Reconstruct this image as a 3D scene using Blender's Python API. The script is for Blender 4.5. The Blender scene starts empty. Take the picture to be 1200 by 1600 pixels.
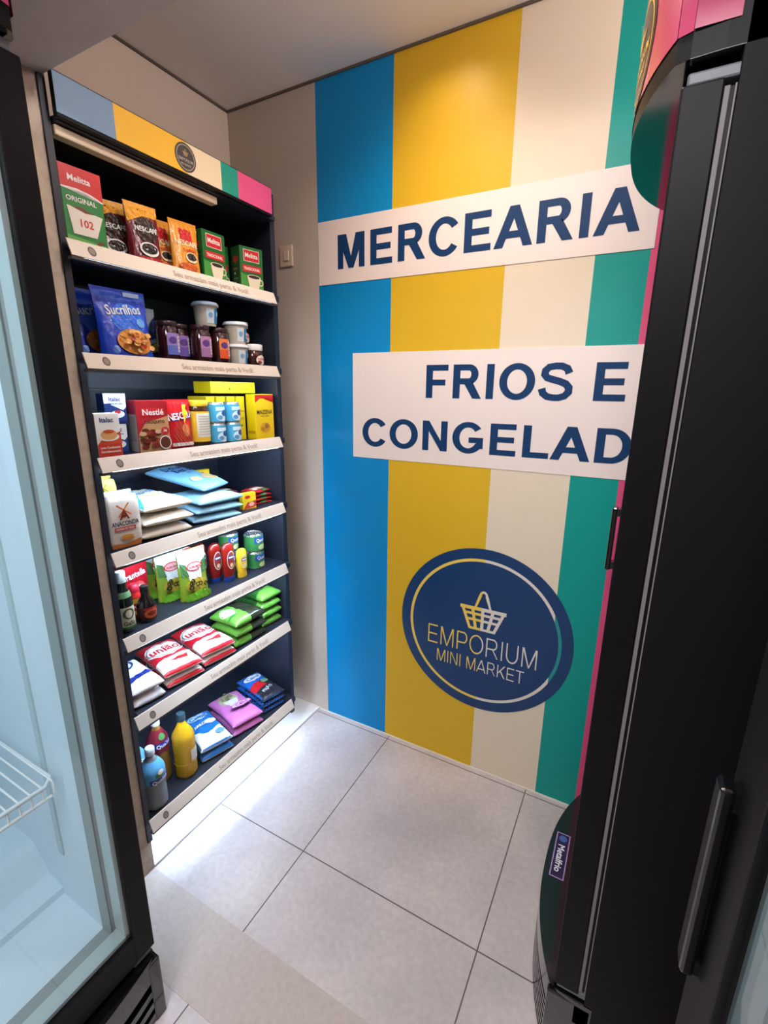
import bpy, bmesh, math, random
from mathutils import Vector, Matrix
random.seed(7)
PI = math.pi
R = math.radians
SC = bpy.context.scene
COL = SC.collection

# ---------------------------------------------------------------- camera, light, exposure
cd = bpy.data.cameras.new('camera')
cam = bpy.data.objects.new('camera', cd); COL.objects.link(cam)
cam.location = (1.5642, -1.5907, 1.5)
cam.rotation_euler = (R(75.462), R(-0.634), R(28.425))
cd.sensor_width = 36; cd.lens = 732.78 * 36 / 1600; cd.clip_start = 0.01; cd.clip_end = 50
SC.camera = cam
SC.view_settings.view_transform = 'Standard'
SC.view_settings.look = 'None'
SC.view_settings.gamma = 1
SC.view_settings.use_curve_mapping = False
SC.view_settings.exposure = 0.0
SC.cycles.use_denoising = True
SC.cycles.max_bounces = 8
SC.cycles.transparent_max_bounces = 12
SC.cycles.caustics_reflective = False
SC.cycles.caustics_refractive = False
SC.cycles.sample_clamp_indirect = 4

wd = bpy.data.worlds.new('world'); SC.world = wd; wd.use_nodes = True
wd.node_tree.nodes['Background'].inputs[0].default_value = (0.75, 0.75, 0.8, 1)
wd.node_tree.nodes['Background'].inputs[1].default_value = 0.25

WARM = (1.0, 0.80, 0.62); COOL = (0.66, 0.84, 1.0); NEUT = (1.0, 0.94, 0.91)
def area(name, loc, rot, sx, sy, power, color, spread=PI):
    l = bpy.data.lights.new(name, 'AREA'); l.shape = 'RECTANGLE'; l.size = sx; l.size_y = sy
    l.energy = power; l.color = color; l.spread = spread
    o = bpy.data.objects.new(name, l); COL.objects.link(o); o.location = loc; o.rotation_euler = rot
    return o
def spot(name, loc, target, power, color, angle=100, blend=0.8, size=0.03):
    l = bpy.data.lights.new(name, 'SPOT'); l.energy = power; l.color = color
    l.spot_size = R(angle); l.spot_blend = blend; l.shadow_soft_size = size
    o = bpy.data.objects.new(name, l); COL.objects.link(o); o.location = loc
    o.rotation_euler = (Vector(target) - Vector(loc)).to_track_quat('-Z', 'Y').to_euler()
    return o
# recessed warm downlight in the ceiling near the striped wall, and room light behind the camera
spot('downlight_lamp', (0.93, -0.50, 2.52), (0.93, -0.30, 1.2), 14, WARM, 135, 0.9)
spot('downlight_lamp', (0.93, -0.20, 2.53), (0.93, -0.10, 1.2), 6, WARM, 140, 0.9)
point_l = bpy.data.lights.new('ceiling_fill', 'POINT'); point_l.energy = 27; point_l.color = (1, .93, .90); point_l.shadow_soft_size = .12  # unseen fill light, added to brighten the ceiling
po = bpy.data.objects.new('ceiling_fill', point_l); COL.objects.link(po); po.location = (2.25, -0.35, 2.32)
spot('downlight_lamp', (1.25, -0.72, 2.52), (1.10, -0.70, 0), 34, NEUT, 150, 0.6, .05)  # extra downlight added out of view to brighten the pier
area('corridor_lamp', (1.3, -2.1, 2.50), (R(12), 0, 0), 0.9, 0.5, 48, (.98, .97, 1.0))

# ---------------------------------------------------------------- materials
def lin(c):
    return tuple(((v / 255) / 12.92 if v / 255 <= 0.04045 else ((v / 255 + 0.055) / 1.055) ** 2.4) for v in c) + (1,)
MATS = {}
def mat(c, rough=0.5, metal=0.0, spec=0.5, trans=0.0, coat=0.0, ior=1.45, noise=None, bump=None, alpha=1.0, emit=None):
    key = (tuple(c), rough, metal, spec, trans, coat, ior, noise, bump, alpha, emit)
    if key in MATS: return MATS[key]
    m = bpy.data.materials.new('surface'); m.use_nodes = True
    nt = m.node_tree; b = nt.nodes['Principled BSDF']
    b.inputs['Base Color'].default_value = lin(c); b.inputs['Roughness'].default_value = rough
    b.inputs['Metallic'].default_value = metal; b.inputs['Specular IOR Level'].default_value = spec
    b.inputs['Transmission Weight'].default_value = trans; b.inputs['Coat Weight'].default_value = coat
    b.inputs['Coat Roughness'].default_value = 0.08
    b.inputs['IOR'].default_value = ior; b.inputs['Alpha'].default_value = alpha
    m.diffuse_color = lin(c)
    if emit:
        b.inputs['Emission Color'].default_value = lin(c); b.inputs['Emission Strength'].default_value = emit
    if noise:                      # (scale, second colour, contrast)
        g = nt.nodes.new('ShaderNodeNewGeometry')
        n = nt.nodes.new('ShaderNodeTexNoise'); n.inputs['Scale'].default_value = noise[0]; n.inputs['Detail'].default_value = 6
        r = nt.nodes.new('ShaderNodeValToRGB'); r.color_ramp.elements[0].position = 0.5 - noise[2]; r.color_ramp.elements[1].position = 0.5 + noise[2]
        r.color_ramp.elements[0].color = lin(c); r.color_ramp.elements[1].color = lin(noise[1])
        nt.links.new(g.outputs['Position'], n.inputs['Vector']); nt.links.new(n.outputs['Fac'], r.inputs[0]); nt.links.new(r.outputs[0], b.inputs['Base Color'])
    if bump:                       # (scale, strength)
        n = nt.nodes.new('ShaderNodeTexNoise'); n.inputs['Scale'].default_value = bump[0]; n.inputs['Detail'].default_value = 3
        tc = nt.nodes.new('ShaderNodeTexCoord'); nt.links.new(tc.outputs['Object'], n.inputs['Vector'])
        bp = nt.nodes.new('ShaderNodeBump'); bp.inputs['Strength'].default_value = bump[1]; bp.inputs['Distance'].default_value = 0.004
        nt.links.new(n.outputs['Fac'], bp.inputs['Height']); nt.links.new(bp.outputs[0], b.inputs['Normal'])
    MATS[key] = m
    return m
def film(c, rough=0.28, bump=(45, 0.5)):    # glossy printed plastic film
    return mat(c, rough, spec=0.6, bump=bump)
def ink(c): return mat(c, 0.4)
def card(c): return mat(c, 0.42, spec=0.45)
def pane_material():
    m = bpy.data.materials.new('door_glass'); m.use_nodes = True; nt = m.node_tree
    for n in list(nt.nodes): nt.nodes.remove(n)
    out = nt.nodes.new('ShaderNodeOutputMaterial'); mx = nt.nodes.new('ShaderNodeMixShader')
    tr = nt.nodes.new('ShaderNodeBsdfTransparent'); gl = nt.nodes.new('ShaderNodeBsdfGlossy'); lw = nt.nodes.new('ShaderNodeLayerWeight'); pw = nt.nodes.new('ShaderNodeMath'); fr = nt.nodes.new('ShaderNodeMath')
    tr.inputs[0].default_value = (0.93, 0.96, 0.96, 1); gl.inputs['Roughness'].default_value = 0.02; lw.inputs[0].default_value = .5
    pw.operation = 'POWER'; pw.inputs[1].default_value = 5; fr.operation = 'MULTIPLY_ADD'; fr.inputs[1].default_value = .92; fr.inputs[2].default_value = .05
    nt.links.new(lw.outputs['Facing'], pw.inputs[0]); nt.links.new(pw.outputs[0], fr.inputs[0])
    nt.links.new(fr.outputs[0], mx.inputs[0]); nt.links.new(tr.outputs[0], mx.inputs[1]); nt.links.new(gl.outputs[0], mx.inputs[2])
    nt.links.new(mx.outputs[0], out.inputs[0]); return m
GLASS = pane_material()
BLACK = mat((15, 14, 17), 0.45, spec=.18)
BLACKM = mat((14, 12, 16), 0.6, spec=0.25)
BLACKG = mat((10, 10, 13), 0.12, coat=0.6)
SHELFB = mat((34, 38, 50), 0.42, spec=0.5)
WHITE = mat((238, 238, 238), 0.5)
LINER = mat((216, 230, 238), 0.45, bump=(9, 0.25))
CREAM = (228, 213, 190); BLUE = (0, 136, 200); YEL = (218, 176, 38); GREEN = (0, 150, 140); PINK = (214, 80, 124); PINKH = (186, 72, 104)
NAVY = (14, 56, 104)
WALLC = (196, 182, 170)

# ---------------------------------------------------------------- mesh helpers
class MB:
    """collects geometry of ONE part; every face keeps its own material"""
    def __init__(s): s.v = []; s.f = []; s.m = []; s.mats = []; s.sm = []
    def mi(s, m):
        if m not in s.mats: s.mats.append(m)
        return s.mats.index(m)
    def add(s, verts, faces, m, smooth=False):
        b = len(s.v); s.v += [tuple(p) for p in verts]; k = s.mi(m)
        for f in faces: s.f.append(tuple(b + i for i in f)); s.m.append(k); s.sm.append(smooth)
    def box(s, x0, x1, y0, y1, z0, z1, m, bev=0.0):
        if bev > 0:
            bm = bmesh.new(); bmesh.ops.create_cube(bm, size=1)
            for v in bm.verts: v.co = ((x0 + x1) / 2 + v.co.x * (x1 - x0), (y0 + y1) / 2 + v.co.y * (y1 - y0), (z0 + z1) / 2 + v.co.z * (z1 - z0))
            bmesh.ops.bevel(bm, geom=list(bm.edges), offset=bev, segments=2, affect='EDGES', profile=0.5)
            bm.verts.index_update(); s.add([v.co[:] for v in bm.verts], [[v.index for v in f.verts] for f in bm.faces], m); bm.free(); return
        P = [(x, y, z) for x in (x0, x1) for y in (y0, y1) for z in (z0, z1)]
        s.add(P, [(0, 1, 3, 2), (4, 6, 7, 5), (0, 4, 5, 1), (2, 3, 7, 6), (0, 2, 6, 4), (1, 5, 7, 3)], m)
    def prism(s, pts, z0, z1, m, axis='z', smooth=False):
        n = len(pts)
        def P(a, b, c): return {'z': (a, b, c), 'y': (a, c, b), 'x': (c, a, b)}[axis]
        s.add([P(a, b, z0) for a, b in pts] + [P(a, b, z1) for a, b in pts],
              [tuple(range(n))[::-1], tuple(range(n, 2 * n))], m)
        s.add([P(a, b, z0) for a, b in pts] + [P(a, b, z1) for a, b in pts], [(i, (i + 1) % n, n + (i + 1) % n, n + i) for i in range(n)], m, smooth)
    def tube(s, pts, r, m, seg=8):
        pts = [Vector(p) for p in pts]
        if (pts[0] - pts[-1]).length < 1e-6: pts = pts[:-1]; closed = True
        else: closed = False
        rings = []
        n = len(pts)
        for i, p in enumerate(pts):
            a = pts[(i - 1) % n] if (i > 0 or closed) else p; b = pts[(i + 1) % n] if (i < n - 1 or closed) else p
            t = (b - a).normalized(); u = t.orthogonal().normalized()
            if abs(t.z) < 0.95: u = t.cross(Vector((0, 0, 1))).normalized()
            w = t.cross(u)
            rings.append([p + r * (math.cos(2 * PI * k / seg) * u + math.sin(2 * PI * k / seg) * w) for k in range(seg)])
        V = [q for rg in rings for q in rg]; F = []
        for i in range(n if closed else n - 1):
            j = (i + 1) % n
            for k in range(seg): F.append((i * seg + k, i * seg + (k + 1) % seg, j * seg + (k + 1) % seg, j * seg + k))
        s.add(V, F, m, True)
        if not closed: s.add(V, [tuple(range(seg))[::-1], tuple((n - 1) * seg + k for k in range(seg))], m)
    def lathe(s, prof, m, seg=28, cx=0, cy=0, sy=1.0, caps=True, wob=None):
        V = []
        for r, z in prof:
            for k in range(seg):
                a = 2 * PI * k / seg; rr = r * (wob(a, z) if wob else 1)
                V.append((cx + rr * math.cos(a), cy + sy * rr * math.sin(a), z))
        F = []
        for i in range(len(prof) - 1):
            for k in range(seg): F.append((i * seg + k, i * seg + (k + 1) % seg, (i + 1) * seg + (k + 1) % seg, (i + 1) * seg + k))
        s.add(V, F, m, True)
        if caps:
            if prof[0][0] > 1e-5: s.add(V, [tuple(range(seg))[::-1]], m)
            if prof[-1][0] > 1e-5: s.add(V, [tuple((len(prof) - 1) * seg + k for k in range(seg))], m)
    def grid(s, fn, nu, nv, m, smooth=True, mf=None):
        b = len(s.v); s.v += [tuple(fn(i / nu, j / nv)) for j in range(nv + 1) for i in range(nu + 1)]
        for j in range(nv):
            for i in range(nu):
                a = b + j * (nu + 1) + i
                s.f.append((a, a + 1, a + nu + 2, a + nu + 1)); s.sm.append(smooth)
                s.m.append(s.mi(mf((i + .5) / nu, (j + .5) / nv) if mf else m))
    def build(s, name, parent=None, merge=True):
        me = bpy.data.meshes.new(name); me.from_pydata(s.v, [], s.f)
        for m in s.mats: me.materials.append(m)
        me.polygons.foreach_set('material_index', s.m); me.polygons.foreach_set('use_smooth', s.sm); me.update()
        o = bpy.data.objects.new(name, me); COL.objects.link(o)
        if parent: o.parent = parent
        return o
def thing(name, label, cat, loc=(0, 0, 0), rz=0, group=None):
    o = bpy.data.objects.new(name, None); COL.objects.link(o); o.location = loc; o.rotation_euler = (0, 0, rz); o.empty_display_size = 0.05
    return tag(o, label, cat, group)
def tag(o, label, cat, group=None):
    o['label'] = label; o['category'] = cat
    if group: o['group'] = group
    return o
def structure(mb, name):
    o = mb.build(name); o['kind'] = 'structure'; return o

# ---------------------------------------------------------------- lettering
_tc = {}
def text2d(txt, bold=0.0):
    """triangles of a text, cap height 1, starting at x=0"""
    key = (txt, bold)
    if key in _tc: return _tc[key]
    c = bpy.data.curves.new('t', 'FONT'); c.body = txt; c.size = 1; c.resolution_u = 2; c.offset = bold; c.fill_mode = 'FRONT'
    o = bpy.data.objects.new('t', c); COL.objects.link(o)
    dg = bpy.context.evaluated_depsgraph_get(); dg.update()
    me = bpy.data.meshes.new_from_object(o.evaluated_get(dg)); me.calc_loop_triangles()
    V = [(v.co.x, v.co.y) for v in me.vertices]; T = [tuple(t.vertices) for t in me.loop_triangles]
    bpy.data.objects.remove(o); bpy.data.curves.remove(c); bpy.data.meshes.remove(me)
    x0 = min([v[0] for v in V] or [0]); k = 1 / 0.72
    V = [((a - x0) * k, b * k) for a, b in V]
    _tc[key] = (V, T, max([v[0] for v in V] or [0])); return _tc[key]

def ringseg(cx, cz, rx, rz, tx, tz, a0, a1, n=24):
    out = []
    for i in range(n):
        p, q = R(a0 + (a1 - a0) * i / n), R(a0 + (a1 - a0) * (i + 1) / n)
        out.append([(cx + rx * math.cos(p), cz + rz * math.sin(p)), (cx + rx * math.cos(q), cz + rz * math.sin(q)),
                    (cx + (rx - tx) * math.cos(q), cz + (rz - tz) * math.sin(q)), (cx + (rx - tx) * math.cos(p), cz + (rz - tz) * math.sin(p))])
    return out
def glyph(ch, t=0.2, h=0.165):
    """upright grotesque capitals as polygons; t = stem, h = bar thickness, cap height 1"""
    def rc(a, b, c, d): return [(a, b), (c, b), (c, d), (a, d)]
    def sl(x0, x1, w): return [(x0, 0), (x0 + w, 0), (x1 + w, 1), (x1, 1)]
    if ch == ' ': return [], 0.40
    if ch == 'I': return [rc(.1, 0, .1 + t, 1)], .2 + t
    if ch == 'E': return [rc(.1, 0, .1 + t, 1), rc(.1 + t, 0, .84, h), rc(.1 + t, 1 - h, .82, 1), rc(.1 + t, .5 - h / 2, .78, .5 + h / 2)], .92
    if ch == 'F': return [rc(.1, 0, .1 + t, 1), rc(.1 + t, 1 - h, .80, 1), rc(.1 + t, .47 - h / 2, .72, .47 + h / 2)], .86
    if ch == 'L': return [rc(.1, 0, .1 + t, .99), rc(.1 + t, 0, .80, h)], .84
    if ch == 'T': return [rc(.43 - t / 2, 0, .43 + t / 2, 1 - h), rc(.03, 1 - h, .83, 1)], .86
    if ch == 'M': return [rc(.1, 0, .1 + t * .93, 1), rc(1.06 - t * .93, 0, 1.06, 1), [(.58 - t * .42, 0), (.58 + t * .42, 0), (.1 + t * 1.45, 1), (.1, 1)],
                          [(.58 - t * .42, 0), (.58 + t * .42, 0), (1.06, 1), (1.06 - t * 1.45, 1)]], 1.16
    if ch == 'N': return [rc(.1, 0, .1 + t * .95, 1), rc(.9 - t * .95, 0, .9, 1), [(.9 - t * .97, 0), (.9, 0), (.1 + t * .97, 1), (.1, 1)]], 1.0
    if ch == 'A':
        w = t * 1.1; return [sl(0, .5 - w / 2, w), [(1.0 - w, 0), (1.0, 0), (.5 + w / 2, 1), (.5 - w / 2, 1)], rc(.22, .22, .78, .22 + h)], 1.0
    if ch == 'O': return ringseg(.545, .5, .49, .515, t * 1.02, h, 0, 360, 40), 1.09
    if ch == 'C': return ringseg(.53, .5, .47, .515, t * 1.02, h, 35, 325, 32), 1.0
    if ch == 'G': return ringseg(.54, .5, .48, .515, t * 1.02, h, 38, 330, 32) + [rc(.56, .52 - h, .99, .52), rc(.99 - t * .95, .16, .99, .52 - h)], 1.09
    if ch == 'D':
        return [rc(.1, 0, .1 + t, 1), rc(.1 + t, 0, .47, h), rc(.1 + t, 1 - h, .47, 1)] + ringseg(.47, .5, .46, .5, t, h, -90, 90, 20), 1.0
    if ch in 'PR':
        z = .42 if ch == 'R' else .38; c = (1 + z) / 2
        g = [rc(.1, 0, .1 + t, 1), rc(.1 + t, 1 - h, .58, 1), rc(.1 + t, z, .58, z + h)] + ringseg(.58, c, .28, (1 - z) / 2, t, h, -90, 90, 16)
        if ch == 'R': g += [[(.93 - t * 1.2 + .04, 0), (.97, 0), (.62 + t * .3, z + h * .5), (.40, z + h * .5)]] if t > .12 else [[(.87, 0), (.95, 0), (.60, z + .03), (.52, z + .03)]]
        return g, (1.0 if ch == 'R' else .93)
    if ch == 'U': return [rc(.1, .4, .1 + t, 1), rc(.9 - t, .4, .9, 1)] + ringseg(.5, .4, .4, .415, t, h, 180, 360, 20), 1.0
    if ch == 'K': return [rc(.1, 0, .1 + t, 1), [(.1 + t, .30), (.1 + t * 1.1, .30 + h * 1.5), (.76, 1), (.92, 1)], [(.80, 0), (.93, 0), (.46, .62), (.36, .5)]], .95
    if ch == 'S':
        P = [(.80, .73), (.74, .86), (.60, .925), (.45, .93), (.28, .90), (.19, .80), (.18, .70), (.25, .61), (.40, .56), (.58, .51), (.74, .44), (.82, .34), (.82, .22), (.73, .11), (.58, .06), (.44, .06), (.28, .09), (.17, .18), (.13, .31)]
        P = [(a, (b - .5) * (1.03 - h) / .87 + .5) for a, b in P]
        out = []; L = []; Q = []
        for i, p in enumerate(P):
            a = Vector(P[max(i - 1, 0)]); b = Vector(P[min(i + 1, len(P) - 1)]); d = (b - a).normalized(); n = Vector((-d.y, d.x))
            w = (h * abs(d.x) + t * abs(d.y)) / (abs(d.x) + abs(d.y)) / 2
            L.append(Vector(p) + n * w); Q.append(Vector(p) - n * w)
        for i in range(len(P) - 1): out.append([tuple(L[i]), tuple(L[i + 1]), tuple(Q[i + 1]), tuple(Q[i])])
        return out, .93
    return [], .5
def lettering(txt, x0, x1, z0, z1, t=0.2, h=0.165, gap=0.0):
    """polygons of a text fitted between x0..x1 and z0..z1"""
    polys = []; x = 0
    for ch in txt:
        g, a = glyph(ch, t, h); polys += [[(px + x, pz) for px, pz in q] for q in g]; x += a + gap
    mn = min(p[0] for q in polys for p in q); mx = max(p[0] for q in polys for p in q)
    k = (x1 - x0) / (mx - mn)
    return [[(x0 + (px - mn) * k, z0 + pz * (z1 - z0)) for px, pz in q] for q in polys]

# ---------------------------------------------------------------- printing on packages
def tri2d(d):
    """(verts, tris) in the package's print plane for one printed mark"""
    k = d[0]
    if k == 'rect': x0, z0, x1, z1 = d[1:5]; return [(x0, z0), (x1, z0), (x1, z1), (x0, z1)], [(0, 1, 2), (0, 2, 3)]
    if k == 'ell':
        cx, cz, rx, rz = d[1:5]; n = 24
        return [(cx, cz)] + [(cx + rx * math.cos(2 * PI * i / n), cz + rz * math.sin(2 * PI * i / n)) for i in range(n)], [(0, 1 + i, 1 + (i + 1) % n) for i in range(n)]
    if k == 'ring':
        cx, cz, rx, rz, w = d[1:6]; V = []; T = []
        for i, q in enumerate(ringseg(cx, cz, rx, rz, w, w, 0, 360, 28)): V += q; T += [(4 * i, 4 * i + 1, 4 * i + 2), (4 * i, 4 * i + 2, 4 * i + 3)]
        return V, T
    if k == 'poly': P = d[1]; return list(P), [(0, i, i + 1) for i in range(1, len(P) - 1)]
    if k == 'text':      # txt, cx, cz, cap height, max width, slant/rotation, bold
        txt, cx, cz, h, mw = d[1:6]; rot = d[6] if len(d) > 7 else 0; bold = 0.02
        V, T, w = text2d(txt, bold); sx = min(h, mw / max(w, 1e-6)); c, s_ = math.cos(rot), math.sin(rot)
        W = []
        for a, b in V:
            p, q = (a - w / 2) * sx, (b - .5) * h; W.append((cx + p * c - q * s_, cz + p * s_ + q * c))
        return W, T
def decals(mb, fn, marks, lmax=None, off0=0.0004, step=0.00025):
    """fn(x, z, off) maps the print plane onto the package surface"""
    for i, d in enumerate(marks):
        m = d[-1]; V, T = tri2d(d); V = list(V); T = list(T)
        if lmax and d[0] != 'text':
            k = 0
            while k < len(T) and len(T) < 900:
                a, b, c = T[k]; e = [((V[p][0] - V[q][0]) ** 2 + (V[p][1] - V[q][1]) ** 2, p, q, r) for p, q, r in ((a, b, c), (b, c, a), (c, a, b))]
                L, p, q, r = max(e)
                if L > lmax * lmax:
                    V.append(((V[p][0] + V[q][0]) / 2, (V[p][1] + V[q][1]) / 2)); n = len(V) - 1
                    T[k] = (p, n, r); T.append((n, q, r))
                else: k += 1
        off = off0 + step * i
        mb.add([fn(x, z, off) for x, z in V], T, m)
def flat_front(y): return lambda x, z, o: (x, y - o, z)
def cyl_front(r, sy=1.0): return lambda x, z, o: ((r + o) * math.sin(x / r), -(r + o) * sy * math.cos(x / r), z)

# package bodies; local frame: front faces -Y, width along X, base at z = 0
def carton(name, w, d, h, base, marks, side=None, sidem=None, bev=0.0012, top=None):
    mb = MB(); mb.box(-w / 2, w / 2, -d / 2, d / 2, 0, h, card(base), bev)
    decals(mb, flat_front(-d / 2), marks)
    if side: decals(mb, lambda x, z, o: (-w / 2 - o, -x, z), side)
    if top: decals(mb, lambda x, z, o: (x, z, h + o), top)
    return mb.build(name)
def pouch(name, w, h, d, base, marks, lean=0.0, seed=0, back=None, topm=None, tear=0.10, gus=True):
    rnd = random.Random(seed); ph = [rnd.uniform(0, 6) for _ in range(6)]
    def prof(u, v):   # half thickness
        g = max(0.0, 1 - abs(2 * u) ** 3.0)
        zz = v / h
        top_ = max(0.0, 1 - max(0, (zz - 0.1) / (0.9 - tear * .5)) ** 1.6) if zz > 0.1 else 1
        return d / 2 * (0.10 + 0.90 * g ** 0.6 * top_) if zz < 1 - tear else d / 2 * 0.05
    def wr(u, v): return 0.0012 * (math.sin(38 * u + ph[0] + 9 * v / h) * math.sin(17 * v / h + ph[1]) + 0.7 * math.sin(55 * (u + v / h) + ph[2]))
    def sx(x, v): return x * (1 - 0.05 * math.sin(PI * min(1, v / h)) )
    def F(x, z, o):
        u = x / w; k = 1 if z / h < 1 - tear else .3
        return (sx(x, z), -prof(u, z) - k * wr(u, z) - o + lean * z, z + 0.006 * math.cos(PI * u) * 0)
    def B(x, z, o): return (sx(x, z), prof(x / w, z) + lean * z, z)
    mb = MB(); bm_ = film(base)
    nu, nv = 22, 26
    mb.grid(lambda a, b: F((a - .5) * w, b * h, 0), nu, nv, bm_)
    mb.grid(lambda a, b: B((.5 - a) * w, b * h, 0), nu, nv, back or bm_)
    for s in (0, 1):
        mb.grid(lambda a, b: tuple(Vector(F((s - .5) * w, b * h, 0)).lerp(Vector(B((s - .5) * w, b * h, 0)), a)), 1, nv, bm_)
    mb.grid(lambda a, b: tuple(Vector(F((a - .5) * w, 0, 0)).lerp(Vector(B((a - .5) * w, 0, 0)), b)), nu, 1, bm_)
    decals(mb, F, marks, lmax=w / 13, off0=0.0012, step=0.0008)
    return mb.build(name)
def pillow(name, w, l, t, base, marks, seed=0, side=None, mf=None, crimp=0.035, sharp=4.0, dome=0.62, rough=0.3):
    """bag lying flat: width along X, length along Y, front end at -Y; t = pitch of the pile"""
    t = t / 1.14
    rnd = random.Random(seed); ph = [rnd.uniform(0, 6) for _ in range(8)]
    def g(u, v): return (max(0.0, 1 - abs(2 * u) ** sharp) ** .5) * (max(0.0, 1 - abs(2 * v) ** (sharp + 1)) ** .5)
    def wr(u, v): return t * 0.05 * (math.sin(21 * u + ph[0]) * math.sin(16 * v + ph[1]) + .8 * math.sin(27 * (u - v) + ph[2]) * math.cos(11 * u + ph[3]) + .5 * math.sin(60 * v + ph[4]) * (abs(2 * v) ** 2))
    def xy(u, v):
        c = 1 - 0.07 * math.cos(PI * v) * (abs(2 * u) ** 2) + 0.0; e = 1 - 0.05 * math.cos(PI * u) * abs(2 * v) ** 4 * -1
        return u * w * c, v * l * (1 - 0.05 * (1 - abs(2 * u) ** 2) * -0.3)
    def T(x, y, o):
        u, v = max(-.5, min(.5, x / w)), max(-.5, min(.5, y / l)); a, b = xy(u, v); k = g(u, v)
        return (a, b, t * (1 - dome) + t * dome * k + wr(u, v) * k + o)
    def Bt(x, y, o):
        u, v = x / w, y / l; a, b = xy(u, v); k = g(u, v) ** .5
        return (a, b, t * (1 - dome) * (1 - k))
    mb = MB(); m = film(base, rough); nu, nv = 22, 28
    fm = (lambda a, b: mf(a - .5, b - .5)) if mf else None
    S = lambda q: .5 * math.sin(PI * (q - .5))
    fm = (lambda a, b: mf(S(a), S(b))) if mf else None
    mb.grid(lambda a, b: T(S(a) * w, S(b) * l, 0), nu, nv, m, mf=fm)
    mb.grid(lambda a, b: Bt(-S(a) * w, S(b) * l, 0), nu, nv, side or m, mf=(lambda a, b: mf(-S(a), S(b))) if mf else None)
    for s in (-1, 1):      # sealed end seams
        mb.grid(lambda a, b: ((a - .5) * w * .96, s * (l / 2 * 0.99 + b * crimp * l * .35), t * (1 - dome) * .9 + 0.002 * math.sin(40 * a + ph[5])), 14, 2, (mf(0, s * .5) if mf else (side or m)))
    decals(mb, T, marks, lmax=w / 12, off0=0.0012, step=0.0007)
    return mb.build(name)

def put(o, label, cat, x, y, z, rz=0.0, tilt=(0, 0), group=None):
    """stand a finished package on the shelving; the print faces +X (the aisle)"""
    o.location = (x, y, z + .0008); o.rotation_euler = (tilt[0], tilt[1], R(90) + rz); return tag(o, label, cat, group)

# ---------------------------------------------------------------- the room
HC = 2.537
def tile_floor():
    m = bpy.data.materials.new('floor_tiles'); m.use_nodes = True; nt = m.node_tree; b = nt.nodes['Principled BSDF']; L = nt.links.new
    g = nt.nodes.new('ShaderNodeNewGeometry'); sp = nt.nodes.new('ShaderNodeSeparateXYZ'); L(g.outputs['Position'], sp.inputs[0])
    def mth(op, a, c=None):
        n = nt.nodes.new('ShaderNodeMath'); n.operation = op
        for i, q in enumerate((a, c)):
            if q is None: continue
            if isinstance(q, (int, float)): n.inputs[i].default_value = q
            else: L(q, n.inputs[i])
        return n.outputs[0]
    def line(c, ofs):       # 1 inside the joint
        f = mth('FRACT', mth('DIVIDE', mth('ADD', c, -ofs + 6.01), 0.601))
        return mth('MAXIMUM', mth('LESS_THAN', f, 0.0030), mth('GREATER_THAN', f, 0.9970))
    j = mth('MAXIMUM', line(sp.outputs[0], 0.751), line(sp.outputs[1], -0.6226))
    n1 = nt.nodes.new('ShaderNodeTexNoise'); n1.inputs['Scale'].default_value = 3.2; n1.inputs['Detail'].default_value = 5
    n2 = nt.nodes.new('ShaderNodeTexNoise'); n2.inputs['Scale'].default_value = 60; n2.inputs['Detail'].default_value = 4
    L(g.outputs['Position'], n1.inputs['Vector']); L(g.outputs['Position'], n2.inputs['Vector'])
    r = nt.nodes.new('ShaderNodeValToRGB'); r.color_ramp.elements[0].position = .32; r.color_ramp.elements[1].position = .68
    r.color_ramp.elements[0].color = lin((188, 180, 182)); r.color_ramp.elements[1].color = lin((212, 203, 202)); L(n1.outputs['Fac'], r.inputs[0])
    r2 = nt.nodes.new('ShaderNodeValToRGB'); r2.color_ramp.elements[0].position = .3; r2.color_ramp.elements[1].position = .7
    r2.color_ramp.elements[0].color = (.86, .86, .86, 1); r2.color_ramp.elements[1].color = (1, 1, 1, 1); L(n2.outputs['Fac'], r2.inputs[0])
    mu = nt.nodes.new('ShaderNodeMix'); mu.data_type = 'RGBA'; mu.blend_type = 'MULTIPLY'; mu.inputs[0].default_value = 1
    L(r.outputs[0], mu.inputs[6]); L(r2.outputs[0], mu.inputs[7])
    mj = nt.nodes.new('ShaderNodeMix'); mj.data_type = 'RGBA'; L(j, mj.inputs[0]); L(mu.outputs[2], mj.inputs[6]); mj.inputs[7].default_value = lin((92, 84, 84))
    L(mj.outputs[2], b.inputs['Base Color']); b.inputs['Roughness'].default_value = .36; b.inputs['Specular IOR Level'].default_value = .45
    return m
mb = MB(); mb.box(-0.3, 3.0, -3.4, 0.1, -0.05, 0, tile_floor()); structure(mb, 'floor')
mb = MB(); mb.box(0.368, 3.0, -1.086, -0.900, 0, 0.0012, mat((178, 167, 160), .5, noise=(70, (192, 181, 175), .25)))
structure(mb, 'trim_1')                                   # stone threshold
PAINT = mat(WALLC, .75)
CEIL = mat((242, 238, 234), .8)
mb = MB(); mb.box(-0.3, 3.0, -3.4, 0.1, HC, HC + .05, CEIL); structure(mb, 'ceiling')
mb = MB(); mb.box(-0.12, 0, -3.4, 0.1, 0, HC, mat((226, 210, 196), .75)); structure(mb, 'wall_left')
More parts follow.
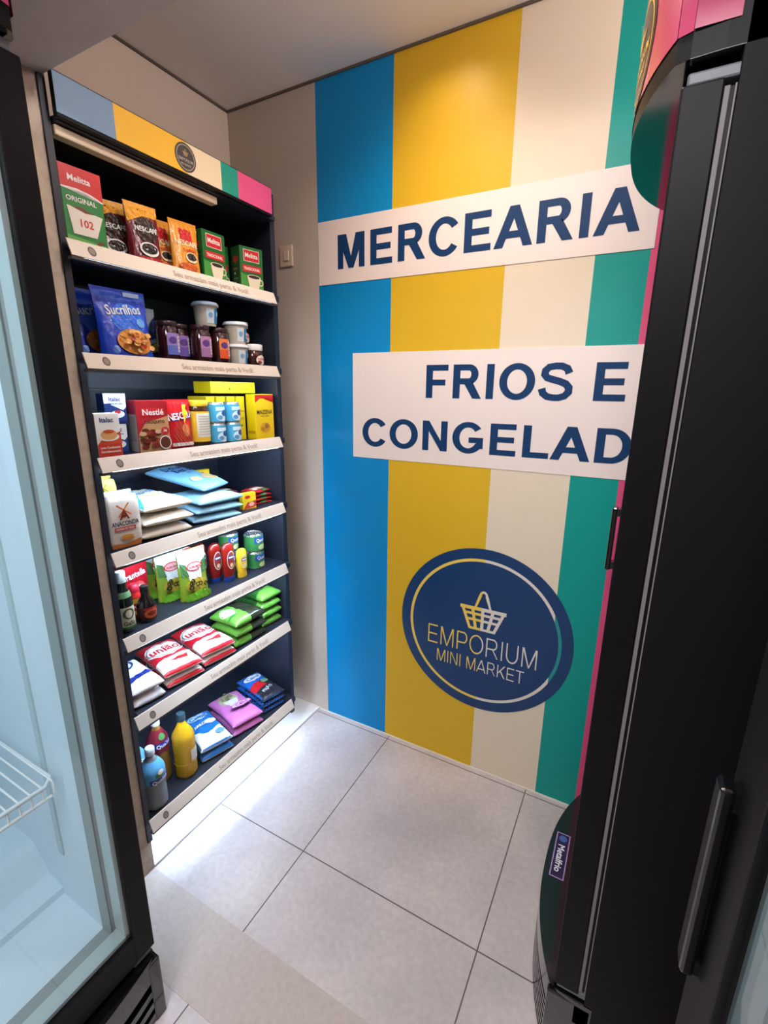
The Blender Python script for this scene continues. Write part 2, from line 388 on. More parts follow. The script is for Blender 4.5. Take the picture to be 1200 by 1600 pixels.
# wall with the painted stripes
mb = MB(); edges = [0, .4175, .7271, 1.127, 1.386, 1.5265, 1.93, 3.0]
cols = [WALLC, BLUE, YEL, CREAM, GREEN, PINK, WALLC]
for i, c in enumerate(cols): mb.add([(edges[i], 0, 0), (edges[i + 1], 0, 0), (edges[i + 1], 0, HC), (edges[i], 0, HC)], [(0, 1, 2, 3)], mat(c, .42, spec=.4))
mb.add([(0, .1, 0), (3, .1, 0), (3, .1, HC), (0, .1, HC)], [(3, 2, 1, 0)], PAINT)
structure(mb, 'wall_back')
mb = MB(); mb.box(2.45, 2.55, -3.4, 0.1, 0, HC, PAINT); structure(mb, 'wall_right')
mb = MB(); mb.box(-0.12, 3.0, -3.5, -3.4, 0, HC, PAINT); structure(mb, 'wall_front')
# pier and beam framing the niche, rough rendered edge
JAMB = mat((206, 188, 168), .85, noise=(55, (186, 166, 148), .2))
mb = MB(); mb.box(0.0, 0.368, -1.086, -0.900, 0, 2.13, JAMB); structure(mb, 'wall_pier')
mb = MB(); mb.box(0.0, 2.45, -1.086, -0.900, 2.13, HC, mat((206, 200, 202), .8, noise=(30, (214, 206, 204), .2))); structure(mb, 'trim_2')
mb = MB(); mb.box(0.0, 0.368, -0.898, 0, 0, 0.010, mat((240, 240, 240), .5)); structure(mb, 'trim_3')    # thin white slab painting the light strip's glow on the floor under the shelving
mb = MB(); mb.box(0.372, 1.9, -0.0035, 0, 0, 0.006, mat((225, 218, 210), .5)); structure(mb, 'trim_4')  # grout bead
DKL = mat((96, 84, 76), .8)
mb = MB(); mb.box(0, .006, -.9, 0, HC - .007, HC, DKL); mb.box(.006, 2.45, -.006, 0, HC - .007, HC, DKL); structure(mb, 'trim_5')   # dark strip coloured as the shade in the gap under the ceiling
# socket plate beside the shelving
t = thing('switch_plate', 'small cream wall plate beside the top shelf, left of the blue stripe', 'switch', (0.272, 0, 2.0))
mb = MB(); mb.box(-.035, .027, -.008, 0, -.038, .038, mat((214, 192, 170), .4), .003); mb.build('plate', t)
mb = MB(); mb.box(-.012, .012, -.012, -.008, -.018, .018, mat((224, 204, 182), .4), .002); mb.build('rocker', t)

# ---------------------------------------------------------------- wall signs
SIGNW = mat((236, 222, 216), .4); NAVYM = mat((14, 54, 98), .5, spec=.25)
def wall_sign(label, x0, x1, z0, z1, lines):
    t = thing('wall_sign', label, 'sign', ((x0 + x1) / 2, 0, z0))
    ox, oz = (x0 + x1) / 2, z0
    mb = MB(); mb.box(x0 - ox, x1 - ox, -.002, -.0002, 0, z1 - z0, SIGNW); mb.build('sign_board', t)
    for txt, a, b, c, d in lines:
        mb = MB()
        for i, q in enumerate(lettering(txt, a, b, c, d, .215, .175)): mb.add([(px - ox, -.0026 - .00002 * (i % 7), pz - oz) for px, pz in q], [tuple(range(len(q)))], NAVYM)
        mb.build('lettering', t)
wall_sign('upper white sign on the striped wall reading MERCEARIA in navy capitals', .4196, 1.5332, 1.882, 2.0947, [('MERCEARIA', .506, 1.492, 1.930, 2.043)])
wall_sign('lower white sign on the striped wall reading FRIOS E CONGELAD', .5678, 1.74, 1.243, 1.6351,
          [('FRIOS', .874, 1.364, 1.476, 1.588), ('E', 1.425, 1.512, 1.476, 1.588), ('CONGELAD', .611, 1.548, 1.290, 1.396)])

def stripe_ink():
    """print colours that change with the stripe behind, as on the round sign"""
    m = bpy.data.materials.new('stripe_ink'); m.use_nodes = True; nt = m.node_tree; b = nt.nodes['Principled BSDF']
    tc = nt.nodes.new('ShaderNodeTexCoord'); sp = nt.nodes.new('ShaderNodeSeparateXYZ'); mr = nt.nodes.new('ShaderNodeMapRange')
    mr.inputs['From Min'].default_value = -.5; mr.inputs['From Max'].default_value = .5
    r = nt.nodes.new('ShaderNodeValToRGB'); r.color_ramp.interpolation = 'CONSTANT'
    e = r.color_ramp.elements; e[0].position = 0; e[0].color = lin((236, 205, 90)); e[1].position = .497; e[1].color = lin((224, 216, 204)); n = e.new(.756); n.color = lin((30, 140, 140))
    nt.links.new(tc.outputs['Object'], sp.inputs[0]); nt.links.new(sp.outputs[0], mr.inputs[0]); nt.links.new(mr.outputs[0], r.inputs[0]); nt.links.new(r.outputs[0], b.inputs['Base Color'])
    b.inputs['Roughness'].default_value = .4; return m
def basket(s=1.0):
    """shopping basket mark: polygons, centre top of the bag at 0,0"""
    P = []
    def tr(z): return (.085 - (.033 * z / .085)) * s      # half width going down
    P.append([(-.088 * s, .006 * s), (-.088 * s, -.008 * s), (.088 * s, -.008 * s), (.088 * s, .006 * s)])
    rows = [0, .028, .052, .088]
    for k in range(1, 4):
        z = rows[k]; P.append([(-tr(z), -z * s), (tr(z), -z * s), (tr(z - .010), -(z - .010) * s), (-tr(z - .010), -(z - .010) * s)])
    for k in range(5):
        a = -1 + k / 2; w = .006 * s; t0, t1 = tr(0) - w, tr(.086) - w
        P.append([(a * t0 - w, 0), (a * t1 - w, -.086 * s), (a * t1 + w, -.086 * s), (a * t0 + w, 0)])
    for k in (-1, 1): P.append([(k * .034 * s, 0), (k * .026 * s, 0), (k * .006 * s, .055 * s), (k * .018 * s, .055 * s)])
    P += [[(x * s, z * s + .052 * s) for x, z in q] for q in ringseg(0, 0, .017, .022, .009, .009, 0, 180, 10)]
    return P
def round_sign(label):
    cx, cz, r = 1.130, .618, .330
    t = thing('round_sign', label, 'sign', (cx, 0, cz))
    def disc(r0, y0, y1, m):
        mb = MB(); n = 96; mb.prism([(r0 * math.cos(2 * PI * i / n), r0 * math.sin(2 * PI * i / n)) for i in range(n)], y0, y1, m, 'y'); return mb
    disc(r, -.0020, -.0002, mat((14, 56, 104), .35)).build('sign_disc', t)
    SI = stripe_ink()
    mb = MB()
    for q in ringseg(0, 0, .291, .291, .011, .011, 0, 360, 110): mb.add([(a, -.0026, b) for a, b in q], [(0, 1, 2, 3)], SI)
    mb.build('ring', t)
    mb = MB()
    for i, q in enumerate(basket()): mb.add([(a + .004, -.0026 - .00003 * i, b + .094) for a, b in q], [tuple(range(len(q)))], SI)
    mb.build('basket_mark', t)
    mb = MB()
    for txt, a, b, c, d, tt in (('EMPORIUM', -.211, .213, -.095, -.016, .085), ('MINI MARKET', -.170, .173, -.168, -.115, .095)):
        for i, q in enumerate(lettering(txt, a, b, c, d, tt, tt * .9, .04)): mb.add([(px, -.0026 - .00002 * (i % 7), pz) for px, pz in q], [tuple(range(len(q)))], SI)
    mb.build('lettering', t)
round_sign('large round navy sign low on the striped wall with a shopping basket mark')

# ---------------------------------------------------------------- shelving unit
Y0, Y1 = -0.898, -0.200
ZS = [1.815, 1.573, 1.323, 1.072, 0.823, 0.570, 0.200]      # top of each shelf board
unit = thing('shelving_unit', 'tall black seven-shelf wall unit filled with groceries under a striped header', 'shelf', (0, 0, .105))
def upart(mb, name, parent=unit, mid=None):
    o = mb.build(name, parent); o.location = (0, 0, -.105) if parent is unit else (0, 0, 0); return o
mb = MB(); mb.box(.020, .362, Y0, -.890, .105, 2.14, SHELFB); mb.box(.3684, .374, -.912, -.897, .115, 2.128, SHELFB); upart(mb, 'side_panel')
mb = MB(); mb.box(.020, .362, Y1, -.178, .105, 2.14, SHELFB, .001); upart(mb, 'side_panel')
mb = MB(); mb.box(.003, .020, Y0, -.178, .105, 2.14, SHELFB)
z = .25
while z < 2.1: mb.box(.0200, .0235, -.8895, -.2005, z, z + .055, SHELFB, .001); z += .0623
upart(mb, 'back_panel')
mb = MB(); mb.box(.021, .385, -.8895, -.2005, 2.050, 2.062, SHELFB); upart(mb, 'top_board')
mb = MB(); mb.box(.345, .372, -.889, -.44, 2.028, 2.048, mat((228, 204, 176), .45), .003); upart(mb, 'light_batten')
RAIL = mat((228, 214, 200), .45); RTXT = mat((176, 160, 146), .5); LEDS = [mat((205, 230, 255), .4, emit=e) for e in (8, 120, 190, 210, 230, 250, 260)]
for i, z in enumerate(ZS):
    mb = MB(); mb.box(.024, .388, -.8895, -.2005, z - .020, z, SHELFB, .001); sh = upart(mb, 'shelf')
    # slanting price rail with the slogan
    mb = MB(); ya, yb = -.909, -.229; zt, zb = z + .006, z - .030
    P = [(.389, zt), (.404, zb), (.401, zb - .001), (.386, zt)]
    mb.prism([(a, b) for a, b in P], ya, yb, RAIL, 'x') if False else mb.add([(a, y, b) for y in (ya, yb) for a, b in P], [(0, 1, 2, 3), (7, 6, 5, 4), (0, 4, 5, 1), (1, 5, 6, 2), (2, 6, 7, 3), (3, 7, 4, 0)], RAIL)
    mb.box(.3865, .402, ya, yb, zb - .008, zb - .0015, mat((60, 58, 62), .35))
    def rail(x, zz, o, z=z): k = (z + .006 - zz) / .036; return (.389 + .015 * k + o, x, zz)
    decals(mb, rail, [('ell', -.858, z - .012, .0095, .0105, mat((96, 84, 78), .5)), ('ell', -.858, z - .012, .0068, .0075, mat((140, 126, 116), .5)),
                      ('text', 'Seu armazém mais perto & Você!', -.50, z - .013, .015, .33, RTXT)])
    o = mb.build('price_rail', sh)
    if True:
        mb = MB(); mb.box(.3785, .3855, -.87, -.232, z - .0222, z - .0202, WHITE); mb.box(.3790, .3850, -.868, -.234, z - .0265, z - .0223, LEDS[i]); mb.build('light_strip', sh)
# header sign
hdr = thing('header_sign', 'striped header panel with round basket badge on top of the shelving', 'sign', (.39, -.565, 2.052))
mb = MB(); mb.box(-.004, .010, -.332, .333, .0, .084, BLACK, .001); mb.build('header_box', hdr)
mb = MB(); hy = [-.333, -.202, -.002, .118, .184, .333]
for i, c in enumerate([(120, 150, 178), (238, 184, 60), (232, 214, 182), (24, 148, 132), (222, 84, 136)]):
    mb.box(.010, .0118, hy[i] + (.001 if i == 0 else 0), hy[i + 1] - (.001 if i == 4 else 0), .007, .081, mat(c, .3))
mb.build('striped_face', hdr)
mb = MB(); GREY = mat((66, 60, 62), .4); GL = mat((190, 160, 110), .4)
fn = lambda x, z, o: (.0118 + o, x, z)
decals(mb, fn, [('ell', -.006, .044, .034, .034, GREY), ('ring', -.006, .044, .0295, .0295, .0022, mat((170, 160, 150), .4)), ('text', 'EMPORIUM', -.006, .038, .0075, .046, mat((170, 160, 150), .4)), ('text', 'MINI MARKET', -.006, .027, .005, .034, mat((170, 160, 150), .4))])
for q in basket(.10): mb.add([(.0126, a - .006, b + .056) for a, b in q], [tuple(range(len(q)))], GL)
mb.build('badge', hdr)

# ---------------------------------------------------------------- upright display coolers
def plan_curve(w, bulge, y0, n=56, cr=.03):
    """front outline of header and base in plan, bowed forward and rounded at the ends"""
    P = []
    for i in range(n + 1):
        x = -w / 2 + w * i / n; k = 1 - abs(2 * x / w) ** 2.4
        P.append((x, y0 - bulge * k))
    # round the corners back
    P = [(-w / 2 - .0, y0 + .05)] + [(-w / 2 + .003, y0 + .012)] + [(a, b) for a, b in P[1:-1]] + [(w / 2 - .003, y0 + .012)] + [(w / 2, y0 + .05)]
    return P
def cooler(label, x, y, rz, w, depth, T, zb, zt, ztop, fr_side, fr_bot, bulge, handle, pink_from=0.0, brand=False, shelves=(), lamp=0, louv=(.010, .0195), hof=.045, hdr_z=None, hz=(1.0, 1.2), hx=-1, fascia=True):
    t = thing('display_cooler', label, 'fridge', (x, y, 0), rz)
    h0 = zt + .012 if hdr_z is None else hdr_z
    mb = MB(); e = .045
    for s in (-1, 1): mb.box(*sorted((s * w / 2, s * (w / 2 - e))), .004, depth, zb - .02, ztop, BLACKM, .002)
    mb.box(-w / 2 + e, w / 2 - e, .02, depth, zt - .02, ztop, BLACKM); mb.box(-w / 2 + e, w / 2 - e, depth - .04, depth, zb, zt, BLACKM)
    mb.box(-w / 2, w / 2, .02, depth, 0.0, zb - .02, BLACKM); mb.box(-w / 2 + e, w / 2 - e, .02, depth, zb - .02, zb + .01, BLACKM)
    mb.build('cabinet', t)
    mb = MB(); a = w / 2 - e - .012; z0, z1 = zb + .055, zt - .06
    for s in (-1, 1): mb.box(*sorted((s * a, s * (w / 2 - e - .001))), -.0, depth - .045, zb + .012, zt - .022, LINER)
    mb.box(-a, a, depth - .07, depth - .045, zb + .012, zt - .022, LINER); mb.box(-a, a, 0, depth - .07, zb + .012, z0, LINER)
    mb.box(-a, a, 0, depth - .07, z1, zt - .022, LINER)
    mb.prism([(.20, z0), (depth - .07, z0), (depth - .07, z0 + .10), (.32, z0 + .10), (.26, z0 + .03), (.20, z0 + .02)], -a, a, LINER, 'x')
    for s in (-1, 1):
        mb.box(*sorted((s * a, s * (a - .004))), .155, .175, z0 + .15, z1 - .05, mat((190, 205, 208), .4))
    lo = mb.build('liner', t)
    mb = MB(); BS = mat((150, 158, 156), .45)
    for s in (-1, 1): mb.box(*sorted((s * (a - .0005), s * (a - .003))), -.002, .035, z0 - .03, z1 + .03, BS)
    mb.box(-a + .003, a - .003, -.002, .035, z0 + .0005, z0 + .003, BS); mb.box(-a + .003, a - .003, -.002, .035, z1 - .003, z1 - .0005, BS)
    mb.build('breaker_strip', t)
    for zsh in shelves:
        mb = MB(); X = a - .015; ya, yb = .095, depth - .13
        mb.tube([(-X, ya + .02, zsh), (-X + .02, ya, zsh), (X - .02, ya, zsh), (X, ya + .02, zsh), (X, yb, zsh), (-X, yb, zsh), (-X, ya + .02, zsh)], .0045, WHITE)
        mb.tube([(-X + .01, ya, zsh - .03), (X - .01, ya, zsh - .03)], .004, WHITE)
        k = -X + .02
        while k < X:
            mb.tube([(k, yb, zsh + .004), (k, ya + .004, zsh + .004), (k, ya, zsh), (k, ya, zsh - .03)], .0022, WHITE, 6); k += .0215
        mb.build('wire_shelf', t)
    # door
    d = MB(); zi0, zi1 = zb + fr_bot, zt - fr_bot; xi = w / 2 - fr_side
    for s in (-1, 1): d.box(*sorted((s * w / 2, s * xi)), -T, -.010, zb, zt, BLACK, .003)
    d.box(-xi, xi, -T, -.010, zb, zi0, BLACK); d.box(-xi, xi, -T, -.010, zi1, zt, BLACK)
    dr = d.build('door', t)
    mb = MB(); mb.box(-xi, xi, -T + .006, -T + .012, zi0, zi1, GLASS); mb.build('glass_pane', dr)
    mb = MB(); SP = mat((196, 208, 206), .35, metal=.3)
    for s in (-1, 1): mb.box(*sorted((s * xi, s * (xi - .009))), -T + .0121, -.012, zi0, zi1, SP)
    mb.box(-xi, xi, -T + .0121, -.012, zi0, zi0 + .009, SP); mb.box(-xi, xi, -T + .0121, -.012, zi1 - .009, zi1, SP)
    mb.build('inner_frame', dr)
    mb = MB(); GK = mat((128, 122, 120), .55)
    for s in (-1, 1): mb.box(*sorted((s * (w / 2 - .003), s * (w / 2 - .022))), -.0105, -.004, zb + .01, zt - .01, GK); mb.box(*sorted((s * (w / 2 - .001), s * (w / 2 - .022))), .0012, .0032, zb + .01, zt - .01, GK)
    mb.box(-w / 2 + .02, w / 2 - .02, -.0105, .0045, zb + .01, zb + .028, GK); mb.box(-w / 2 + .02, w / 2 - .02, -.0105, .0045, zt - .028, zt - .01, GK)
    for s in (-1, 1): mb.box(*sorted((s * (w / 2 - .006), s * (w / 2 - .020))), -.0039, .0011, zb + .01, zt - .01, BLACK)
    mb.build('gasket', dr)
    if handle:
        mb = MB(); sx = hx * (w / 2 - hof)
        mb.box(sx - .014, sx + .014, -T - handle, -T - handle + .014, hz[0], hz[1], BLACKG, .004)
        for q in (hz[0] + .004, hz[1] - .024): mb.box(sx - .012, sx + .012, -T - handle + .012, -T, q, q + .02, BLACKG)
        mb.build('handle', dr)
    for zz, nm in ((zt + .001, 1), (zb - .018, 0)):
        mb = MB(); s = -hx; mb.box(*sorted((s * (w / 2 - .008), s * (w / 2 - .05))), -T + .006, .02, zz, zz + .016, mat((110, 112, 115), .4), .003); mb.build('hinge', t)
    # header
    P = plan_curve(w, bulge, -T - .006); P2 = P + [(w / 2, depth * .5), (-w / 2, depth * .5)]
    mb = MB(); mb.prism(P2, h0, h0 + .0002, BLACKG, 'z'); mb.prism(P2, h0 + .0003, ztop + .002, BLACK, 'z'); hd = mb.build('header', t)
    mb = MB(); Pn = P[1:-1]
    for i in range(len(Pn) - 1):
        (xa, ya), (xb, yb) = Pn[i], Pn[i + 1]; c = (xa + xb) / 2; f = .5 + c / w
        col = BLUE if f < .18 else YEL if f < .38 else CREAM if f < .5 + pink_from else PINKH
        n = Vector((yb - ya, -(xb - xa))).normalized() * .0015
        mb.add([(xa + n.x, ya + n.y, h0 + .03), (xb + n.x, yb + n.y, h0 + .03), (xb + n.x, yb + n.y, ztop - .008), (xa + n.x, ya + n.y, ztop - .008)], [(0, 1, 2, 3)], mat(col, .16, coat=.5))
    for s in (-1, 1):
        mb.add([(s * (w / 2 + .0015), -T + .006, h0 + .03), (s * (w / 2 + .0015), -.004, h0 + .03), (s * (w / 2 + .0015), -.004, ztop - .008), (s * (w / 2 + .0015), -T + .006, ztop - .008)], [(0, 1, 2, 3)], mat(PINKH if s > 0 else BLUE, .16, coat=.5))
    mb.build('striped_face', hd)
    if fascia:
        zc = h0 + .105; rr = .075; xc = .135; GO = ink((214, 170, 60))
        def ff(x, z, o): return (x, -T - .006 - bulge * (1 - abs(2 * x / w) ** 2.4) - o - .0022, z)
        decals(mb := MB(), ff, [('ell', xc, zc, rr, rr, mat((34, 30, 40), .25)), ('ring', xc, zc, rr * .86, rr * .86, rr * .05, GO), ('text', 'EMPORIUM', xc, zc - rr * .12, rr * .2, rr * 1.3, GO), ('text', 'MINI MARKET', xc, zc - rr * .42, rr * .14, rr * 1.0, GO)]
               + [('poly', [(p + xc, zc + rr * .3 + q_) for p, q_ in q], GO) for q in basket(rr / .33)], lmax=.03)
        mb.build('badge', hd)
    # base with louvres
    P = plan_curve(w, bulge, -T - .004); back = [(w / 2, .02), (-w / 2, .02)]
    Pi = [(a * .985, b + .016) for a, b in P]
    mb = MB(); mb.prism(P + back, zb - .085, zb - .022, BLACKG, 'z'); mb.prism(Pi + back, .02, zb - .085, BLACKM, 'z')
    zz = .012
    while zz < zb - .095: mb.prism(P + back, zz, zz + louv[0], BLACKG, 'z'); zz += louv[1]
    for s in (-1, 1): mb.box(*sorted((s * w / 2, s * (w / 2 - .03))), -T - .012, .02, 0, zb - .03, BLACKG, .004)
    mb.box(-w / 2 + .03, w / 2 - .03, .0, .019, 0, .02, BLACKM)
    bs = mb.build('base_grille', t)
    if brand:
        mb = MB(); zc = zb - .053
        def ff(x, z, o): return (x, -T + .0 + (z - zc) - .034, zb - .0216 + o)
        xc = -.037
        mb2 = [('rect', xc - .075, zc - .019, xc + .075, zc + .019, ink((168, 140, 190))), ('rect', xc - .072, zc - .016, xc + .072, zc + .016, ink((40, 30, 66))),
               ('ell', xc - .056, zc, .011, .011, ink((70, 100, 170))), ('text', 'Metalfrio', xc + .012, zc, .018, .10, ink((230, 225, 240)))]
        decals(mb, ff, mb2, lmax=.03); mb.build('badge', bs)
    if lamp:
        c, s_ = math.cos(rz), math.sin(rz)
        def W(px, py, pz): return (x + px * c - py * s_, y + px * s_ + py * c, pz)
        l = area('cooler_lamp', W(-(a - .02), .06, (z0 + z1) / 2), (0, 0, 0), .04, z1 - z0 - .2, lamp, COOL)
        l.rotation_euler = Vector((c - .35 * s_, s_ + .35 * c, 0)).to_track_quat('-Z', 'Y').to_euler()
        area('cooler_lamp', W(0, .12, z1 - .01), (0, 0, rz), a * 1.6, .04, lamp * .8, COOL)
    return t
cooler('glass-door cooler at the left of the pier, lit white inside with wire shelves', .640, -1.427, R(90), .62, .57, .060, .212, 1.965, 2.115, .046, .075, .03, 0.0,
       shelves=(.672, 1.47), lamp=1.6, louv=(.018, .036), hdr_z=1.985, hx=-1)
cooler('black cooler at right seen from its side, backing the pink end of the striped wall', 1.613, -.450, R(-90), .60, .58, .060, 0.235, 1.895, 2.21, .05, .075, .065, .028,
       brand=True, shelves=(.67, 1.02, 1.37), hdr_z=1.925, hz=(1.02, 1.20), hx=-1)
cooler('black cooler nearest the viewer at the right edge, its door handle catching light', 1.745, -1.345, R(-90), .60, .50, .045, .235, 1.895, 2.16, .105, .09, .02, .018,
       shelves=(.67, 1.02), hof=.028, hdr_z=1.925, hz=(.86, 1.115), hx=-1, lamp=1.2)

# ---------------------------------------------------------------- groceries
def inkm(*c): return ink(c)
W_ = ink((242, 240, 236)); RED = ink((205, 32, 36)); GRN = ink((28, 110, 46)); DK = ink((40, 26, 24)); BLU = ink((24, 60, 150)); YL = ink((246, 196, 44)); ORG = ink((230, 120, 40)); BRN = ink((110, 60, 34))
def cup(cx, cz, s, body=W_):   # coffee cup mark
    return [('ell', cx, cz - .0 * s, .5 * s, .13 * s, body), ('poly', [(cx - .5 * s, cz), (cx + .5 * s, cz), (cx + .36 * s, cz - .62 * s), (cx + .22 * s, cz - .75 * s), (cx - .22 * s, cz - .75 * s), (cx - .36 * s, cz - .62 * s)], body),
            ('ring', cx + .50 * s, cz - .28 * s, .18 * s, .2 * s, .06 * s, body), ('ell', cx, cz, .42 * s, .095 * s, DK)]
def bottle(name, label, cat, x, y, z, prof, body, cap_prof, capm, band=None, bandm=None, marks=(), rz=0, r=None, sy=1.0, group=None, wob=None, neck=None):
    t = thing(name, label, cat, (x, y, z), R(90) + rz, group)
    mb = MB(); mb.lathe(prof, body, sy=sy, wob=wob); mb.build('body', t)
    if cap_prof:
        mb = MB(); mb.lathe(cap_prof, capm, 24, sy=sy if sy < 1 else 1); mb.build('cap', t)
    if band:
        mb = MB(); rr = band[2]
        mb.lathe([(rr + .0006, band[0]), (rr + .0008, (band[0] + band[1]) / 2), (rr + .0006, band[1])] if not callable(rr) else [(rr(band[0] + (band[1] - band[0]) * i / 8) + .0006, band[0] + (band[1] - band[0]) * i / 8) for i in range(9)], bandm, sy=sy, caps=False)
        if marks:
            rf = rr if callable(rr) else (lambda q: rr); rm = rf((band[0] + band[1]) / 2)
            decals(mb, lambda a, b, o: ((rf(b) + .001 + o) * math.sin(a / rm), -(rf(b) + .001 + o) * sy * math.cos(a / rm), b), marks, lmax=.012)
        mb.build('label', t)
    return t

# --- top shelf: coffee filters, soluble coffee pouches, ground coffee cartons
z = ZS[0]
o = carton('filter_box', .092, .05, .166, (40, 128, 58), [
    ('poly', [(-.0455, .120), (-.01, .122), (.020, .117), (.0455, .108), (.0455, .1655), (-.0455, .1655)], RED),
    ('poly', [(-.0455, .117), (-.01, .119), (.020, .114), (.0455, .105), (.0455, .108), (.020, .117), (-.01, .122), (-.0455, .120)], W_),
    ('text', 'Melitta', -.004, .142, .013, .062, .0, W_), ('text', 'ORIGINAL', -.004, .099, .0105, .070, 0, W_),
    ('poly', [(-.038, .083), (.040, .074), (.022, .026), (-.030, .026)], ink((236, 228, 214))), ('poly', [(-.030, .082), (-.006, .085), (.020, .076), (.002, .074)], BRN),
    ('text', '102', .002, .052, .016, .04, 0, RED), ('poly', [(-.0455, .0), (.0455, .0), (.0455, .012), (-.0455, .022)], ink((96, 168, 70))), ('ell', .030, .018, .006, .003, BRN), ('ell', .024, .014, .005, .003, BRN)], bev=.002)
put(o, 'large green and red coffee filter carton marked 102 on the top shelf', 'box', .338, -.841, z, R(-4))
def coffee_pouch(base, top, badge, sub, seed, w=.088, h=.152):
    return pouch('coffee_pouch', w, h, .040, base, [('rect', -w / 2 + .001, h * .80, w / 2 - .001, h - .001, top), ('poly', [(-w / 2 + .001, h * .80), (-w / 2 + .001, h * .66), (0, h * .80)], top),
        ('ell', .004, h * .58, w * .36, w * .36, ink((50, 24, 20)) if badge else RED), ('text', 'NESCAFÉ', .003, h * .585, .0125, w * .74, 0, W_),
        ('ell', .002, h * .26, w * .30, w * .20, W_), ('ell', .002, h * .27, w * .25, w * .145, DK), ('rect', -w * .3, h * .03, w * .34, h * .13, ink(sub))], seed=seed, lean=.06)
for i, (x, y, rz, lab) in enumerate([(.335, -.672, -8, 'maroon and gold instant coffee pouch standing nearest the rail'), (.285, -.728, -14, 'maroon and gold instant coffee pouch tucked just behind the front one'),
                                     (.215, -.765, -8, 'maroon coffee pouch standing in shade beside the large filter carton'), (.222, -.658, -8, 'maroon coffee pouch hidden deepest behind the other maroon pouches')]):
    o = coffee_pouch((112, 20, 34), ink((232, 160, 40)), True, (190, 30, 40), 3 + i) if i == 0 else src.copy()
    if i == 0: src = o
    else: COL.objects.link(o)
    put(o, lab, 'coffee', x, y, z, R(rz), group='maroon instant coffee pouches')
for i, (x, y, rz, lab) in enumerate([(.338, -.543, -6, 'amber instant coffee pouch with red badge at the front of the top shelf'), (.288, -.586, -8, 'amber coffee pouch leaning behind the front amber pouch, on its left'),
                                     (.232, -.566, -8, 'amber coffee pouch in shade deepest in the amber row')]):
    if i == 0:
        w, h = .088, .146
        o = src = pouch('coffee_pouch', w, h, .038, (226, 150, 40), [('rect', -.018, h * .62, .022, h * .86, RED), ('text', 'NESCAFÉ', 0, h * .60, .014, w * .84, 0, ink((250, 236, 200))), ('text', 'Tradição', .006, h * .48, .009, .05, .1, RED),
            ('ell', .008, h * .34, .020, .014, ink((250, 230, 190))), ('ell', .008, h * .35, .016, .010, DK), ('ell', -.006, h * .16, .03, .010, ink((206, 96, 36)))], seed=9, lean=.05)
    else: o = src.copy(); COL.objects.link(o)
    put(o, lab, 'coffee', x, y, z, R(rz), group='amber instant coffee pouches')
def ground_coffee(w=.088, h=.142, d=.055):
    g = ink((70, 150, 62)); side = [('ell', -.0, h * .72, .014, .010, RED), ('rect', -.019, h * .10, .019, h * .60, ink((18, 70, 36))), ('rect', -.012, h * .50, .012, h * .53, ink((120, 160, 120))), ('rect', -.012, h * .30, .012, h * .32, ink((120, 160, 120))), ('ell', -.004, h * .42, .004, .004, W_), ('ell', -.004, h * .2, .004, .004, W_)]
    return carton('coffee_carton', w, d, h, (24, 104, 44), [('poly', [(-w / 2 + .001, .001), (w / 2 - .001, .001), (w / 2 - .001, h * .30), (-w / 2 + .001, h * .42)], g), ('rect', -.030, h * .68, .030, h * .94, ink((226, 214, 206))), ('rect', -.028, h * .695, .028, h * .925, RED), ('text', 'Melitta', 0, h * .82, .014, .048, 0, W_),
        ('rect', -.036, h * .46, .036, h * .60, RED), ('text', 'TRADICIONAL', 0, h * .53, .0085, .062, 0, W_)] + cup(.006, h * .36, .052, ink((240, 226, 200))) + [('ell', -.030, h * .06, .008, .004, BRN), ('ell', -.022, h * .04, .006, .004, BRN)], side=side)
for i, (x, y, rz, lab) in enumerate([(.322, -.445, 0, 'green ground coffee carton beside the amber coffee pouches'), (.312, -.268, -14, 'green ground coffee carton turned at the right end of the top shelf'), (.240, -.352, -3, 'green coffee carton set back between the other two green cartons')]):
    if i == 0: src = o = ground_coffee()
    else: o = src.copy(); COL.objects.link(o)
    put(o, lab, 'coffee', x, y, z, R(rz), group='green ground coffee cartons')

# --- second shelf: cereal bags, jars, tubs
z = ZS[1]
FL = ink((214, 140, 62))
def cereal(seed):
    w, h = .143, .174; rnd = random.Random(seed); fl = []
    for k in range(26):
        a, q = rnd.uniform(0, 2 * PI), rnd.uniform(.1, 1); fl.append(('ell', .014 + .042 * q * math.cos(a), .044 + .026 * q * math.sin(a), .009, .006, ink(rnd.choice([(222, 150, 66), (200, 112, 50), (238, 184, 104), (180, 60, 40)]))))
    return pouch('cereal_bag', w, h, .045, (30, 66, 190), [('ell', .010, .100, .048, .040, ink((52, 110, 222))), ('rect', .012, h - .016, .055, h - .005, ink((214, 224, 240))), ('text', 'Sucrilhos', .0, .124, .024, .098, .12, W_),
        ('ell', .042, .094, .012, .012, ink((110, 170, 236))), ('ell', .014, .044, .050, .032, FL)] + fl + [('ell', -.052, .02, .008, .010, ink((100, 140, 220)))], seed=seed, lean=.10)
for i, (x, y, rz, tl, lab) in enumerate([(.332, -.755, -4, 0, 'blue cereal bag standing full face at the left of the second shelf'), (.254, -.788, -4, 0, 'blue cereal bag half hidden behind the full-face one'), (.176, -.808, -4, 0, 'blue cereal bag at the far left end, cut off by the pier')]):
    if i == 0: src = o = cereal(4)
    else: o = src.copy(); COL.objects.link(o)
    put(o, lab, 'cereal', x, y, z, R(rz), (0, R(tl)), group='blue cereal bags')
